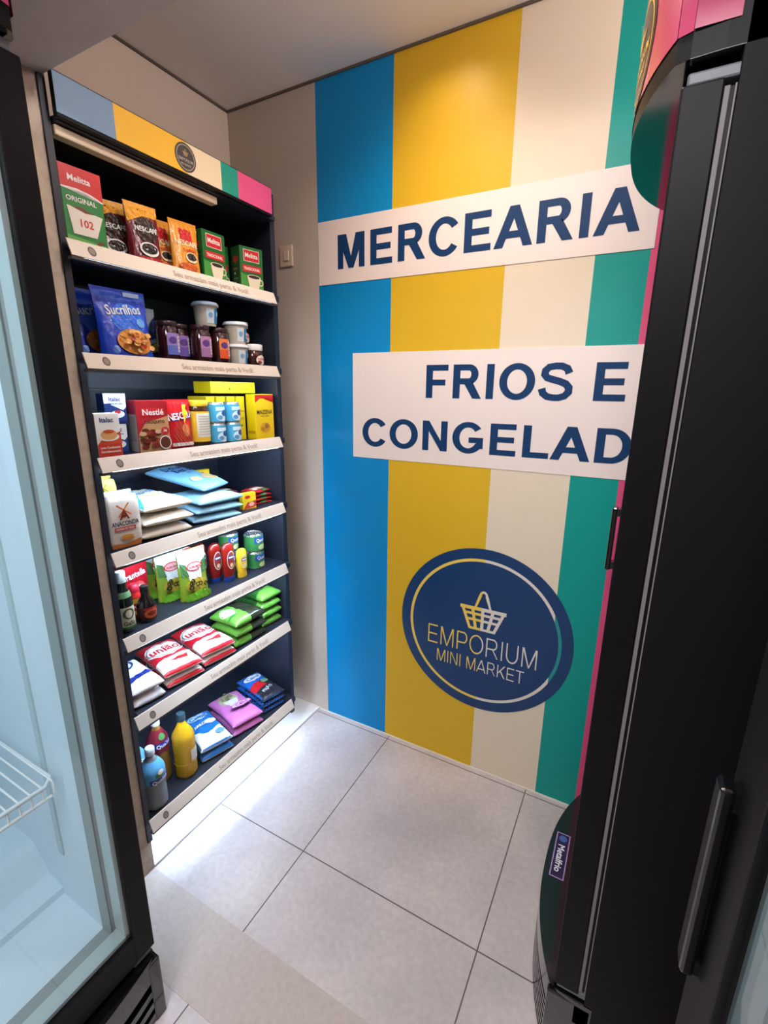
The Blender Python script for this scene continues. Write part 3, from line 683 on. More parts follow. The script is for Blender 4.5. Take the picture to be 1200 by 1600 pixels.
o = pouch('cereal_bag', .08, .150, .035, (206, 214, 222), [('poly', [(-.038, .0), (.038, .0), (.038, .06), (-.038, .03)], ink((24, 40, 90))), ('poly', [(-.0, .02), (.038, .035), (.038, .06), (-.0, .04)], ink((214, 200, 60))), ('poly', [(.0, .06), (.038, .07), (.038, .13), (.018, .11)], ink((36, 60, 110))), ('ell', -.01, .09, .012, .02, ink((235, 240, 240)))], seed=21)
put(o, 'pale grey bag with navy and yellow base, between blue cereal bags and dark jars', 'bag', .246, -.642, z, R(-4))
def jam_jar(lblc):
    r, h = .030, .113
    def rf(q): return r
    t = thing('jam_jar', 'x', 'jar')
    mb = MB(); mb.lathe([(r * .85, 0), (r, .006), (r, h * .78), (r * .86, h * .86), (r * .84, h * .90)], mat((52, 20, 22), .12, coat=.6)); mb.build('body', t)
    mb = MB(); mb.lathe([(r * .92, h * .88), (r * .94, h * .89), (r * .94, h * .985), (r * .90, h)], mat((60, 36, 44), .3, metal=.3)); mb.build('lid', t)
    mb = MB(); f = cyl_front(r + .0006)
    c1, c2 = lblc; decals(mb, f, [('rect', -.021, .020, .027, .080, ink(c1)), ('rect', -.021, .020, .027, .046, ink(c2)), ('ell', -.004, .060, .012, .010, ink((90, 60, 130))), ('rect', .010, .028, .024, .074, ink((226, 214, 224))), ('rect', .012, .035, .022, .037, ink(c2)), ('rect', .012, .045, .022, .047, ink(c2)), ('rect', .012, .055, .022, .057, ink(c2)), ('rect', .012, .065, .022, .067, ink(c2))], lmax=.01)
    mb.build('label', t); return t
for x, y, c, lab in [(.312, -.612, ((150, 130, 196), (96, 110, 190)), 'dark jam jar with blue-lilac label, leftmost of the four jars'), (.284, -.552, ((150, 116, 186), (110, 84, 170)), 'dark jam jar with violet label, second from the left and set back'),
                     (.330, -.508, ((186, 130, 176), (160, 110, 160)), 'dark jam jar with pinkish label standing at the front'), (.325, -.430, ((232, 130, 60), (222, 84, 40)), 'dark jam jar with orange label beside the stacked tubs')]:
    t = jam_jar(c); t.location = (x, y, z); t.rotation_euler = (0, 0, R(88)); tag(t, lab, 'jar', 'jars of jam')
def tub(w0=.037, h=.069):
    t = thing('spread_tub', 'x', 'tub')
    mb = MB(); mb.lathe([(w0 * .80, 0), (w0 * .82, .003), (w0 * .97, h * .86)], mat((188, 178, 160), .25, coat=.3)); mb.build('body', t)
    mb = MB(); mb.lathe([(w0 * 1.0, h * .84), (w0 * 1.10, h * .85), (w0 * 1.10, h * .93), (w0 * 1.04, h * .94), (w0 * 1.0, h)], mat((224, 226, 230), .3)); mb.build('lid', t)
    mb = MB()
    def f(x, q, o): r = w0 * (.80 + .17 * q / h) + .001 + o; return (r * math.sin(x / w0), -r * math.cos(x / w0), q)
    decals(mb, f, [('rect', -.030, .008, .036, .050, ink((206, 214, 218))), ('rect', -.002, .008, .030, .050, ink((40, 130, 184))), ('rect', .010, .030, .030, .042, ink((226, 232, 236))), ('ell', -.016, .032, .008, .008, ink((120, 160, 190)))], lmax=.009)
    mb.build('label', t); return t
for x, y, dz, lab in [(.318, -.470, .1145, 'clear spread tub with blue label balanced on top of the jam jars'), (.330, -.358, 0, 'lower clear spread tub with blue label beside the orange-label jar'), (.328, -.357, .0700, 'upper clear spread tub stacked on another, beside the orange-label jar')]:
    t = tub(); t.location = (x, y, z + dz); t.rotation_euler = (0, 0, R(100)); tag(t, lab, 'tub', 'spread tubs')
def hazel(r=.033, h=.076):
    t = thing('hazelnut_jar', 'x', 'jar')
    mb = MB(); mb.lathe([(r * .9, 0), (r, .004), (r * 1.0, h * .62), (r * .86, h * .72), (r * .82, h * .76)], mat((58, 26, 18), .12, coat=.5), sy=.85); mb.build('body', t)
    mb = MB(); mb.lathe([(r * .90, h * .73), (r * .92, h * .74), (r * .92, h * .98), (r * .88, h)], mat((238, 234, 228), .35), sy=.9); mb.build('lid', t)
    mb = MB(); f = cyl_front(r + .0006, .86); decals(mb, f, [('ell', .002, .024, .022, .016, ink((236, 226, 214))), ('text', 'nutella', .002, .029, .010, .034, 0, RED), ('ell', -.006, .016, .009, .006, BRN)], lmax=.01); mb.build('label', t); return t
for x, y, dz, lab in [(.335, -.281, 0, 'white-lidded hazelnut spread jar, front right of the second shelf'), (.270, -.275, 0, 'white-lidded hazelnut spread jar behind the front one'), (.268, -.276, .077, 'white-lidded hazelnut spread jar stacked above, behind the tubs')]:
    t = hazel(); t.location = (x, y, z + dz); t.rotation_euler = (0, 0, R(92)); tag(t, lab, 'jar', 'hazelnut spread jars')

# --- third shelf: small cartons, cocoa, cans, corn starch
z = ZS[2]
o = carton('dessert_carton', .062, .040, .112, (240, 238, 234), [('rect', -.0305, .001, .0305, .034, ink((206, 64, 46))), ('poly', [(-.0305, .034), (.0305, .034), (.0305, .066), (.02, .05), (-.02, .046)], ink((214, 84, 60))), ('text', 'Italac', -.002, .096, .012, .044, 0, ink((40, 50, 110))),
    ('ell', 0, .052, .026, .010, W_), ('ell', 0, .058, .021, .013, ink((226, 170, 110))), ('ell', 0, .066, .014, .005, ink((196, 84, 36))), ('text', 'Leite Condensado', 0, .026, .006, .05, 0, W_), ('text', 'Semidesnatado', 0, .016, .006, .05, 0, W_)])
put(o, 'white and orange milk dessert carton with a flan picture, far left of third shelf', 'carton', .345, -.856, z, R(-4))
def creamc():
    return carton('cream_carton', .058, .040, .080, (38, 62, 120), [('poly', [(-.0285, .080), (.0285, .080), (.0285, .045), (.020, .036), (-.010, .050), (-.0285, .079)], W_), ('rect', -.0285, .054, .0285, .0795, W_), ('text', 'Italac', 0, .066, .011, .042, 0, ink((36, 50, 110))), ('text', 'Creme de Leite', 0, .054, .0045, .038, 0, ink((60, 76, 130))),
        ('ell', .004, .026, .018, .010, W_), ('ell', .004, .032, .008, .005, ink((190, 50, 50))), ('rect', -.0285, .001, .0285, .008, ink((24, 40, 90)))])
src = creamc(); put(src, 'blue and white cream carton standing on the board behind the dessert carton', 'carton', .299, -.806, z, R(-4), group='blue cream cartons')
o = src.copy(); COL.objects.link(o); put(o, 'blue and white cream carton stacked on top of another', 'carton', .299, -.799, z + .0802, R(-7), group='blue cream cartons')
w, h = .088, .142; rnd = random.Random(5)
o = carton('chocolate_box', w, .060, h, (176, 34, 44), [('poly', [(-w / 2 + .001, .001), (w / 2 - .001, .001), (w / 2 - .001, .100), (.010, .090), (-.02, .084), (-w / 2 + .001, .05)], ink((196, 150, 104))), ('rect', -.030, .100, .034, .122, ink((206, 40, 44))), ('text', 'Nestlé', .002, .111, .016, .058, 0, W_), ('text', 'CHOQUITO', .004, .084, .0085, .056, 0, DK)]
    + [('ell', rnd.uniform(-.034, .012), rnd.uniform(.016, .062), .010, .006, ink(rnd.choice([(120, 40, 34), (90, 44, 30), (216, 180, 140), (150, 60, 46)]))) for _ in range(22)]
    + [('ell', .028, .058, .011, .011, ink((190, 32, 44))), ('text', '36', .028, .060, .008, .014, 0, W_), ('ell', .026, .026, .017, .019, W_), ('ell', .026, .026, .0145, .0165, ink((96, 52, 34)))],
    side=[('rect', -.028, .002, .028, .139, ink((196, 188, 176))), ('rect', -.02, .03, .02, .10, ink((166, 150, 140))), ('rect', -.028, .105, .028, .139, ink((150, 30, 44)))])
put(o, 'red chocolate box with chocolates pictured, third shelf centre-left', 'box', .332, -.718, z, R(-12))
w, h = .088, .143
o = pouch('cocoa_pouch', w, h, .040, (196, 22, 30), [('ell', 0, .04, .03, .036, ink((168, 50, 34))), ('ell', .014, .052, .014, .02, ink((206, 120, 70))), ('text', 'NESCAU', .0, .094, .022, .084, .10, BLU), ('text', 'NESCAU', -.0015, .0955, .020, .080, .10, W_), ('poly', [(.012, .128), (.026, .128), (.018, .106), (.027, .106), (.008, .070), (.014, .096), (.006, .096)], YL), ('rect', -.038, .006, .038, .016, ink((226, 210, 200)))], seed=2, tear=.06, lean=.0)
put(o, 'red cocoa powder pouch with a yellow lightning bolt', 'pouch', .322, -.612, z, R(-2))
r, h = .033, .140
def yjar():
    t = thing('instant_jar', 'tall glass jar with yellow lid and cream label beside the cocoa pouch', 'jar', (.318, -.5325, z), R(92))
    mb = MB(); mb.lathe([(r * .9, 0), (r, .005), (r, h * .82), (r * .9, h * .88), (r * .86, h * .90)], mat((70, 38, 20), .12, coat=.5)); mb.build('body', t)
    mb = MB(); mb.lathe([(r * .95, h * .87), (r * .97, h * .88), (r * .97, h * .985), (r * .93, h)], mat((236, 190, 40), .35)); mb.build('lid', t)
    mb = MB(); mb.lathe([(r + .0006, .012), (r + .0006, .106)], ink((232, 184, 50)), caps=False)
    decals(mb, cyl_front(r + .0008), [('rect', -.030, .026, .030, .100, ink((226, 216, 196)))] + [('rect', -.024, .034 + .008 * k, .024, .036 + .008 * k, ink((170, 160, 150))) for k in range(8)], lmax=.01); mb.build('label', t)
yjar()
def can(c1, c2, r=.029, h=.066, name='drink_can', rim=(190, 196, 200)):
    t = thing(name, 'x', 'can')
    mb = MB(); mb.lathe([(r * .9, 0), (r, .003), (r, h - .004), (r * .93, h - .002), (r * .93, h), (r * .86, h - .001), (r * .86, h - .004)], mat(rim, .25, metal=.8)); mb.build('body', t)
    mb = MB(); mb.lathe([(r + .0005, .005), (r + .0005, h - .007)], mat(c1, .3), caps=False); decals(mb, cyl_front(r + .0007), c2, lmax=.009); mb.build('label', t); return t
CM = [('ell', .0, .022, .022, .016, ink((214, 232, 240))), ('rect', -.022, .040, .024, .052, ink((214, 236, 244))), ('ell', .008, .032, .012, .010, ink((40, 90, 150))), ('ell', -.010, .018, .009, .007, ink((90, 150, 190)))]
for x, y, dz, lab in [(.326, -.468, 0, 'lower left'), (.332, -.406, 0, 'lower right'), (.326, -.468, .0665, 'upper left'), (.332, -.406, .0665, 'upper right')]:
    t = can((74, 170, 206), CM); t.location = (x, y, z + dz); t.rotation_euler = (0, 0, R(95)); tag(t, 'light blue condensed milk can, %s of the block of four' % lab, 'can', 'light blue cans')
w, h = .088, .158
o = carton('starch_box', w, .046, h, (240, 202, 20), [('poly', [(-.043, .156), (.043, .156), (.043, .128), (.020, .144), (-.020, .144), (-.043, .128)], RED), ('text', 'MAIZENA', 0, .096, .015, .074, 0, DK), ('text', 'amido de milho', 0, .082, .005, .04, 0, DK), ('ell', .0, .040, .024, .018, ink((214, 160, 30))), ('ell', .006, .046, .010, .010, ink((160, 110, 40))), ('ell', -.012, .036, .009, .008, ink((190, 130, 40)))],
           side=[('rect', -.018, .02, .018, .03, ink((200, 150, 20)))])
put(o, 'yellow corn starch box facing front at the right of the third shelf', 'box', .337, -.270, z, R(-4))
src = None
for k in range(4):
    if k == 0: o = src = carton('starch_box', .036, .088, .150, (232, 200, 24), [('text', 'MAIZENA', 0, .10, .006, .03, 0, ink((120, 110, 30))), ('ell', .0, .050, .004, .004, ink((60, 120, 50))), ('rect', -.012, .070, .012, .078, ink((206, 160, 30)))], side=[('rect', -.03, .02, .03, .05, ink((214, 170, 30)))])
    else: o = src.copy(); COL.objects.link(o)
    put(o, 'yellow starch box, spine-on, %s of four behind the cans' % ['first from the left', 'second from the left', 'third from the left', 'rightmost'][k], 'box', .245 + .008 * k, -.452 + .0375 * k, z, 0, group='upright spine-on yellow boxes')
o = carton('starch_box', .200, .085, .038, (236, 206, 24), [('text', 'MAIZENA', .05, .016, .006, .03, 0, ink((120, 110, 30))), ('ell', -.02, .015, .004, .004, ink((70, 120, 40))), ('rect', -.07, .008, -.04, .024, ink((226, 186, 30)))])
put(o, 'yellow starch box lying flat across the upright yellow boxes', 'box', .250, -.345, z + .1605, R(-2))

# --- fourth shelf: flour, sugar, wheat bags, seasoning
z = ZS[3]
def windmill(cx, cz, s, m=ORG):
    out = [('poly', [(cx - .10 * s, cz - .5 * s), (cx + .10 * s, cz - .5 * s), (cx + .05 * s, cz + .05 * s), (cx - .05 * s, cz + .05 * s)], m)]
    for a in (45, 135, 225, 315):
        c, q = math.cos(R(a)), math.sin(R(a)); out.append(('poly', [(cx + .04 * s * -q, cz + .04 * s * c), (cx + .5 * s * c - .10 * s * q, cz + .5 * s * q + .10 * s * c), (cx + .55 * s * c, cz + .55 * s * q), (cx + .04 * s * q, cz - .04 * s * c)], m))
    return out
def paper_bag(name, w, d, h, base, marks):
    mb = MB(); rnd = random.Random(3)
    bm = bmesh.new(); bmesh.ops.create_cube(bm, size=1); bmesh.ops.subdivide_edges(bm, edges=bm.edges[:], cuts=7, use_grid_fill=True)
    for v in bm.verts:
        x, y, q = v.co; e = 1 - .10 * (abs(2 * q) ** 6); b = 1 + .05 * math.cos(PI * q) * 1
        v.co = (x * w * e, y * d * e * b, (q + .5) * h - (.004 * (abs(2 * x) ** 2) if q > .45 else 0))
    bm.verts.index_update(); mb.add([v.co[:] for v in bm.verts], [[v.index for v in f.verts] for f in bm.faces], mat(base, .6, bump=(40, .5)), True); bm.free()
    for s_ in (-1,): mb.box(-w * .45, w * .45, -.004, .004, h - .001, h + .006, mat(base, .6))
    decals(mb, lambda a, b, o: (a, -d / 2 * (1 + .05 * math.cos(PI * (b / h - .5))) * (1 - .10 * abs(2 * b / h - 1) ** 6) - .0012 - o, b), marks, lmax=.02)
    return mb.build(name)
w, h = .085, .150
o = paper_bag('flour_bag', w, .055, h, (232, 224, 214), [('poly', [(-.038, .004), (.038, .004), (.038, .022), (.0, .012), (-.038, .018)], ink((214, 130, 60)))] + windmill(0, .108, .044, ink((220, 120, 50))) + [('text', 'A', 0, .096, .026, .03, 0, ink((120, 50, 40))), ('text', 'ANACONDA', 0, .072, .0125, .072, 0, ink((30, 36, 76))), ('rect', -.030, .052, .026, .062, ink((200, 70, 60))), ('text', 'FARINHA DE TRIGO', -.002, .057, .005, .048, 0, W_), ('ell', 0, .034, .018, .006, ink((226, 160, 90))), ('ell', .004, .028, .016, .005, ink((210, 140, 70)))])
put(o, 'white paper flour bag with an orange windmill at the left of the fourth shelf', 'flour', .338, -.843, z, R(-7))
o = paper_bag('flour_bag', .07, .05, .185, (240, 204, 90), windmill(0, .160, .026, ink((120, 110, 30))) + [('text', 'ANACONDA', 0, .138, .008, .055, 0, ink((120, 100, 40))), ('rect', -.02, .126, .02, .131, ink((190, 120, 40)))])
put(o, 'yellow flour bag showing above the white windmill flour bag', 'flour', .275, -.850, z, R(-8))
for k in range(3):
    mk = [('poly', [(-.078, -.12), (-.078, .12), (.02, .12), (-.046, .02)], ink((60, 170, 216))), ('text', 'Açúcar', .01, .03, .026, .09, .3, ink((60, 150, 200))), ('ell', .01, -.03, .03, .012, ink((236, 214, 150)))] if k == 2 else []
    o = pillow('flour_sack', .158, .235, .0385, (236, 232, 222), mk, seed=30 + k, side=film((226, 210, 184), .35)); 
    put(o, 'white plastic sack of flour, %s of three beside the windmill bag' % ['bottom', 'middle', 'topmost'][k], 'flour', .254 + .006 * (k % 2), -.706 + .003 * k, z + .0385 * k, R(-8 + 2 * k), group='stacked white flour sacks')
for k in range(3):
    o = pillow('wheat_bag', .175, .19, .0285, (142, 188, 214), [('poly', [(-.08, -.09), (-.02, -.02), (.08, -.05), (.08, -.09)], ink((176, 206, 224))), ('ell', .02, .03, .03, .02, ink((206, 190, 160)))] if k == 2 else [('ell', 0, 0, .03, .02, ink((190, 206, 220)))], seed=40 + k)
    put(o, 'light blue wheat bag, %s of the three stacked by the yellow seasoning boxes' % ['bottom', 'middle', 'top'][k], 'flour', .272, -.500 + .004 * k, z + .0285 * k, R(-14 + 4 * k), group='stacked light blue wheat bags')
o = pillow('wheat_bag', .150, .225, .034, (130, 186, 220), [('text', 'Dona', -.008, .062, .030, .09, .0, ink((24, 40, 110))), ('text', 'Benta', .008, .030, .030, .10, .0, ink((24, 40, 110))), ('ell', .035, -.06, .036, .026, ink((190, 160, 120))), ('ell', -.035, -.055, .022, .018, ink((206, 200, 130))), ('text', 'trigo', .0, .0, .010, .05, 0, ink((60, 90, 160)))], seed=44)
put(o, 'light blue flour bag lying tilted across the top of the blue stack', 'flour', .196, -.498, z + .1130, R(16), (R(12), 0))
def season(seed=0):
    return carton('seasoning_box', .058, .022, .060, (246, 210, 40), [('ell', -.008, .046, .012, .006, RED), ('poly', [(-.028, .002), (.028, .008), (.028, .030), (-.010, .026)], ink((206, 60, 60))), ('ell', .008, .018, .012, .008, ink((240, 190, 160)))])
src = season(); put(src, 'small yellow and red seasoning box at the shelf edge beside the blue bags', 'box', .330, -.352, z, R(-10), group='yellow seasoning boxes')
o = src.copy(); COL.objects.link(o); put(o, 'small yellow seasoning box propped up behind the blue stack', 'box', .085, -.342, z + .0622, R(-6), group='yellow seasoning boxes')
o = src.copy(); COL.objects.link(o); put(o, 'small yellow seasoning box standing under the propped-up one', 'box', .085, -.342, z, R(-6), group='yellow seasoning boxes')
for k in range(8):
    c = [(160, 24, 34), (24, 90, 60), (190, 36, 40), (40, 30, 40), (150, 20, 34), (30, 110, 70), (120, 30, 50), (170, 28, 36)][k]
    o = pillow('sauce_sachet', .080, .080, .0122, c, [('rect', -.03, -.02, .03, .01, ink((220, 210, 190))), ('ell', .0, -.035, .015, .008, ink((40, 120, 60)))], seed=50 + k, crimp=.06)
    zz = [0, .0, .0145, .0145, .029, .029, .0435, .0435][k]
    put(o, ['red sachet lying lowest in the right heap', 'dark green sachet lying lowest in the left heap', 'bright red sachet second up in the right heap', 'black sachet second up in the left heap', 'dark red sachet third up in the right heap', 'green sachet third up in the left heap', 'maroon sachet on top of the left heap', 'red sachet on top of the right heap'][k] + ' behind the seasoning box', 'sachet',
        [.285, .20][k % 2] if k < 6 else [.195, .280][k - 6], [-.256, -.345][k % 2] if k < 6 else [-.345, -.256][k - 6], z + zz, R([-9, 7, -4, 10][k % 4]), group='sauce sachets')

# --- fifth shelf: bottles, olives, ketchup, cans
z = ZS[4]
DG = mat((14, 22, 14), .10, coat=.7)
t = bottle('olive_oil_bottle', 'tall dark green olive oil bottle with pale cap and cream label', 'bottle', .338, -.864, z, [(.020, 0), (.0235, .004), (.0235, .095), (.020, .112), (.0125, .128), (.0118, .160)], DG, [(.0135, .148), (.0138, .150), (.0138, .178), (.012, .180)], mat((186, 190, 180), .3, metal=.3),
           (.014, .078, .0237), ink((206, 208, 178)), [('ell', 0, .058, .016, .016, ink((70, 76, 50))), ('ell', 0, .058, .009, .012, ink((214, 214, 196))), ('text', 'Gallo', 0, .030, .013, .032, 0, ink((50, 60, 36))), ('rect', -.022, .014, .022, .020, ink((60, 110, 60)))], rz=R(-6))
mb = MB(); mb.lathe([(.0215, .104), (.0216, .108), (.0175, .122)], ink((110, 150, 104)), caps=False); mb.build('neck_label', t)
for x, y, lab in [(.330, -.793, 'small dark soy sauce bottle with red and orange label, nearest the rail'), (.283, -.843, 'small dark sauce bottle half hidden behind the olive oil bottle')]:
    bottle('sauce_bottle', lab, 'bottle', x, y, z, [(.022, 0), (.026, .004), (.026, .050), (.020, .064), (.011, .078), (.010, .096)], mat((20, 10, 12), .1, coat=.7), [(.0115, .088), (.012, .089), (.012, .108), (.010, .110)], mat((20, 18, 22), .3),
           (.010, .048, .0262), ink((60, 20, 22)), [('ell', 0, .028, .022, .015, ink((190, 96, 40))), ('ell', 0, .028, .014, .007, ink((120, 26, 30))), ('rect', -.022, .040, .022, .046, ink((170, 30, 40)))], group='small dark sauce bottles')
for x, y, lab in [(.275, -.790, 'red-capped yellow and red sauce bottle, right of the pair behind the dark bottles'), (.225, -.862, 'red-capped yellow sauce bottle behind the olive oil bottle')]:
    bottle('sauce_bottle', lab, 'bottle', x, y, z, [(.020, 0), (.022, .004), (.022, .062), (.014, .078), (.012, .084)], mat((206, 40, 36), .2, coat=.4), [(.016, .079), (.017, .081), (.015, .097), (.010, .102)], mat((204, 36, 60), .35),
           (.010, .060, .0222), ink((230, 186, 50)), [('rect', -.022, .022, .022, .046, RED), ('text', 'PIMENTA', 0, .034, .009, .036, 0, W_)], group='red-capped sauce bottles')
o = pouch('tomato_sauce_pouch', .105, .170, .04, (184, 22, 40), [('text', 'Tarantella', -.002, .112, .020, .092, .12, W_), ('ell', .012, .060, .026, .030, ink((226, 90, 90))), ('ell', .012, .060, .016, .020, ink((240, 190, 150))), ('rect', -.04, .150, .04, .156, ink((120, 12, 24)))], seed=61)
put(o, 'red tomato sauce pouch behind the dark and red-capped bottles', 'pouch', .225, -.762, z, R(-4))
for i, (x, y, rz, lab) in enumerate([(.322, -.612, -4, 'green olive pouch with red oval badge standing full face'), (.262, -.650, -4, 'green olive pouch just behind the full-face one'), (.204, -.650, -4, 'green olive pouch in shade deeper on the shelf')]):
    if i == 0:
        w, h = .105, .168; rnd = random.Random(8)
        ol = [('ring', rnd.uniform(-.030, .030), rnd.uniform(.040, .066), .008, .008, .004, ink((60, 56, 20))) for _ in range(9)]
        src = o = pouch('olive_pouch', w, h, .036, (126, 150, 40), [('rect', -w / 2 + .001, h * .70, w / 2 - .001, h - .001, ink((196, 220, 220))), ('poly', [(-.024, h * .40), (.024, h * .40), (.030, h * .92), (-.030, h * .92)], ink((226, 228, 222))), ('poly', [(.024, h * .48), (.05, h * .5), (.05, h * .78), (.030, h * .72)], ink((70, 110, 60))), ('poly', [(-.024, h * .48), (-.05, h * .5), (-.05, h * .78), (-.030, h * .72)], ink((70, 110, 60))),
            ('ell', .0, h * .66, .030, .015, RED), ('ell', .0, h * .66, .026, .012, ink((226, 170, 170))), ('text', 'Azeitonas', 0, h * .66, .009, .045, 0, RED), ('ell', 0, h * .30, .042, .022, ink((176, 150, 50)))] + ol + [('poly', [(-.048, .002), (.048, .002), (.048, .02), (.0, .034), (-.048, .024)], ink((110, 170, 40)))], seed=12, lean=.03)
    else: o = src.copy(); COL.objects.link(o)
    put(o, lab, 'pouch', x, y, z, R(rz), group='green olive pouches')
def squeeze(h, c, capc, lab, x, y, lbl, r=.026, group=None, up=False):
    t = thing('squeeze_bottle', lab, 'bottle', (x, y, z), R(88), group)
    prof = [(r * .78, .018), (r * .80, .020), (r, .040), (r * .96, h * .55), (r, h * .80), (r * .84, h * .95), (r * .5, h)]
    mb = MB(); mb.lathe(prof, mat(c, .22, coat=.4), sy=.62); mb.build('body', t)
    mb = MB(); mb.lathe([(r * .80, 0), (r * .84, .002), (r * .82, .0185)], mat(capc, .35), sy=.66); mb.build('cap', t)
    mb = MB(); f = cyl_front(r + .0012, .63); decals(mb, f, [('ell', 0, h * .58, r * .66, h * .24, ink((222, 214, 204))), ('ell', 0, h * .58, r * .58, h * .215, ink(lbl)), ('rect', -r * .5, h * .60, r * .5, h * .70, ink((40, 60, 120))), ('rect', -r * .4, h * .63, r * .4, h * .67, W_), ('ell', 0, h * .45, r * .25, r * .3, ink((226, 200, 150)))], lmax=.008); mb.build('label', t)
for x, y, lab in [(.318, -.455, 'red ketchup bottle nearest the mustard, at the front of its row'), (.285, -.485, 'red ketchup bottle second from the front of its row'), (.245, -.515, 'red ketchup bottle third from the front of its row'), (.205, -.545, 'red ketchup bottle deepest in its row')]:
    squeeze(.142, (138, 26, 20), (30, 60, 130), lab, x, y, (150, 40, 30), group='ketchup bottles')
squeeze(.108, (236, 190, 40), (236, 190, 40), 'yellow mustard bottle between ketchup and stacked tins', .330, -.403, (226, 180, 60), r=.0235)
CM2 = [('rect', -.030, .034, .030, .058, ink((40, 70, 150))), ('text', 'Quero', 0, .046, .014, .044, 0, W_), ('ell', .002, .018, .018, .010, ink((210, 214, 150)))]
for x, y, dz, lab in [(.300, -.305, 0, 'green and blue vegetable tin, bottom of the front pair'), (.300, -.305, .0700, 'green and blue vegetable tin stacked on top of the front pair'), (.215, -.352, 0, 'green vegetable tin, bottom of the pair behind the mustard'), (.215, -.352, .0700, 'green vegetable tin on top of the pair behind the mustard')]:
    t = can((56, 130, 70), CM2, r=.036, h=.0695, name='vegetable_tin'); t.location = (x, y, z + dz); t.rotation_euler = (0, 0, R(95)); tag(t, lab, 'tin', 'vegetable tins')

# --- sixth shelf: sugar and beans
z = ZS[5]
for k in range(2):
    o = pillow('salt_bag', .098, .180, .040, (236, 236, 240), [('poly', [(-.058, .09), (-.058, .02), (-.02, .09)], ink((30, 44, 120))), ('poly', [(-.056, -.040), (.056, -.018), (.056, -.036), (-.056, -.062)], ink((30, 44, 130))), ('ring', -.01, .045, .03, .03, .006, ink((30, 44, 120)))] if k else [], seed=70 + k, side=film((238, 222, 214)))
    put(o, ['white and navy bag lying under an identical one at the far left', 'white and navy bag on top of its twin, far left of sixth shelf'][k], 'sugar', .272, -.825, z + .040 * k, R(-8), group='white and navy bags')
def redsugar(k, top):
    return pillow('sugar_bag', .130, .212, .036, (196, 28, 44), [('ell', .0, .028, .066, .046, ink((240, 226, 226))), ('ring', .0, .028, .060, .041, .003, ink((40, 90, 70))), ('text', 'união', .0, .028, .038, .10, 0, RED), ('poly', [(-.070, -.040), (-.010, -.055), (.070, -.030), (.070, -.10), (-.070, -.10)], ink((240, 224, 220))), ('poly', [(-.030, -.060), (.040, -.050), (.030, -.075)], RED)], seed=80 + k, side=film((238, 214, 200)))
for k, (x, y, dz, rz, lab) in enumerate([(.262, -.692, 0, -9, 'red and white sugar bag under another, left pair'), (.262, -.693, .0378, -11, 'red and white sugar bag lying on top of the left pair'), (.264, -.552, 0, -8, 'red and white sugar bag under another, right pair'), (.264, -.553, .0378, -10, 'red and white sugar bag lying on top of the right pair')]):
    put(redsugar(k, 1), lab, 'sugar', x, y, z + dz, R(rz), group='red and white sugar bags')
BG = film((98, 158, 60)); BK = film((44, 48, 36), .2); DKG = film((40, 84, 36))
for k in range(3):
    o = pillow('bean_bag', .152, .14, .0395, (120, 196, 60), [('ell', -.045, .01, .03, .03, ink((190, 222, 160))), ('rect', -.075, -.03, -.03, -.022, GRN)] if k == 2 else [], seed=90 + k, mf=lambda u, v: BG if u < .0 + .06 * v else BK, sharp=5)
    put(o, 'lime green bag of dark beans, %s of the three-high pile' % ['bottom', 'middle', 'top'][k], 'beans', .298, -.408 + .003 * (k % 2), z + .0395 * k, R(-5 + 2 * k), group='lime green bags of beans')
for k in range(4):
    o = pillow('bean_bag', .108, .15, .0365, (120, 196, 60), [], seed=96 + k, mf=lambda u, v: BG if v < -.18 + .2 * u else DKG, sharp=5)
    put(o, 'green bag of beans, %s in the four-high pile by the right side panel' % ['bottom', 'second from bottom', 'third from bottom', 'topmost'][k], 'beans', .268, -.268 + .003 * (k % 2), z + .0365 * k, R(-3 + 2 * (k % 2)), group='green bags of beans in the four-high pile')

# --- bottom shelf: vinegar, oil, rice, beans
z = ZS[6]
def pet(h, r, liquid, capc, lab, x, y, lb, marks, bandc, grp=None, alpha=None, neckr=.011):
    t = thing('oil_bottle', lab, 'bottle', (x, y, z), R(90), grp)
    def wob(a, q): return 1 + (.018 * math.cos(8 * a) if q < h * .34 else 0.0)
    prof = []
    for i in range(37):
        q = h * .90 * i / 36; f = q / h
        rr = r * (.86 + .14 * min(1, f / .04)) if f < .04 else r * (1 - .035 * (math.sin(f * 60) ** 2 if f < .34 else 0))
        if .34 < f <= .42: rr = r * .97
        if f > .62: k = (f - .62) / .28; rr = r * (1 - (1 - neckr / r) * (k * k * (3 - 2 * k)))
        prof.append((rr, q))
    mb = MB(); mb.lathe(prof, liquid, 40, wob=wob); mb.build('body', t)
    mb = MB(); mb.lathe([(neckr * 1.25, h * .89), (neckr * 1.3, h * .895), (neckr * 1.3, h * .985), (neckr * 1.1, h)], mat(capc, .35)); mb.build('cap', t)
    mb = MB()
    def rf(q):
        f = q / h
        if f <= .62: return r
        k = (f - .62) / .28; return r * (1 - (1 - neckr / r) * (k * k * (3 - 2 * k)))
    N = 10; z0, z1 = lb
    mb.lathe([(rf(z0 + (z1 - z0) * i / N) + .0008, z0 + (z1 - z0) * i / N) for i in range(N + 1)], mat(bandc, .3), caps=False)
    decals(mb, lambda a, b, o: ((rf(b) + .0014 + o) * math.sin(a / r), -(rf(b) + .0014 + o) * math.cos(a / r), b), marks, lmax=.008); mb.build('label', t)
    return t
OIL = mat((236, 180, 36), .08, trans=.3, ior=1.45, coat=.3); VIN = mat((196, 206, 212), .06, trans=.6, ior=1.4); DOIL = mat((160, 120, 50), .1, trans=.3, ior=1.45)
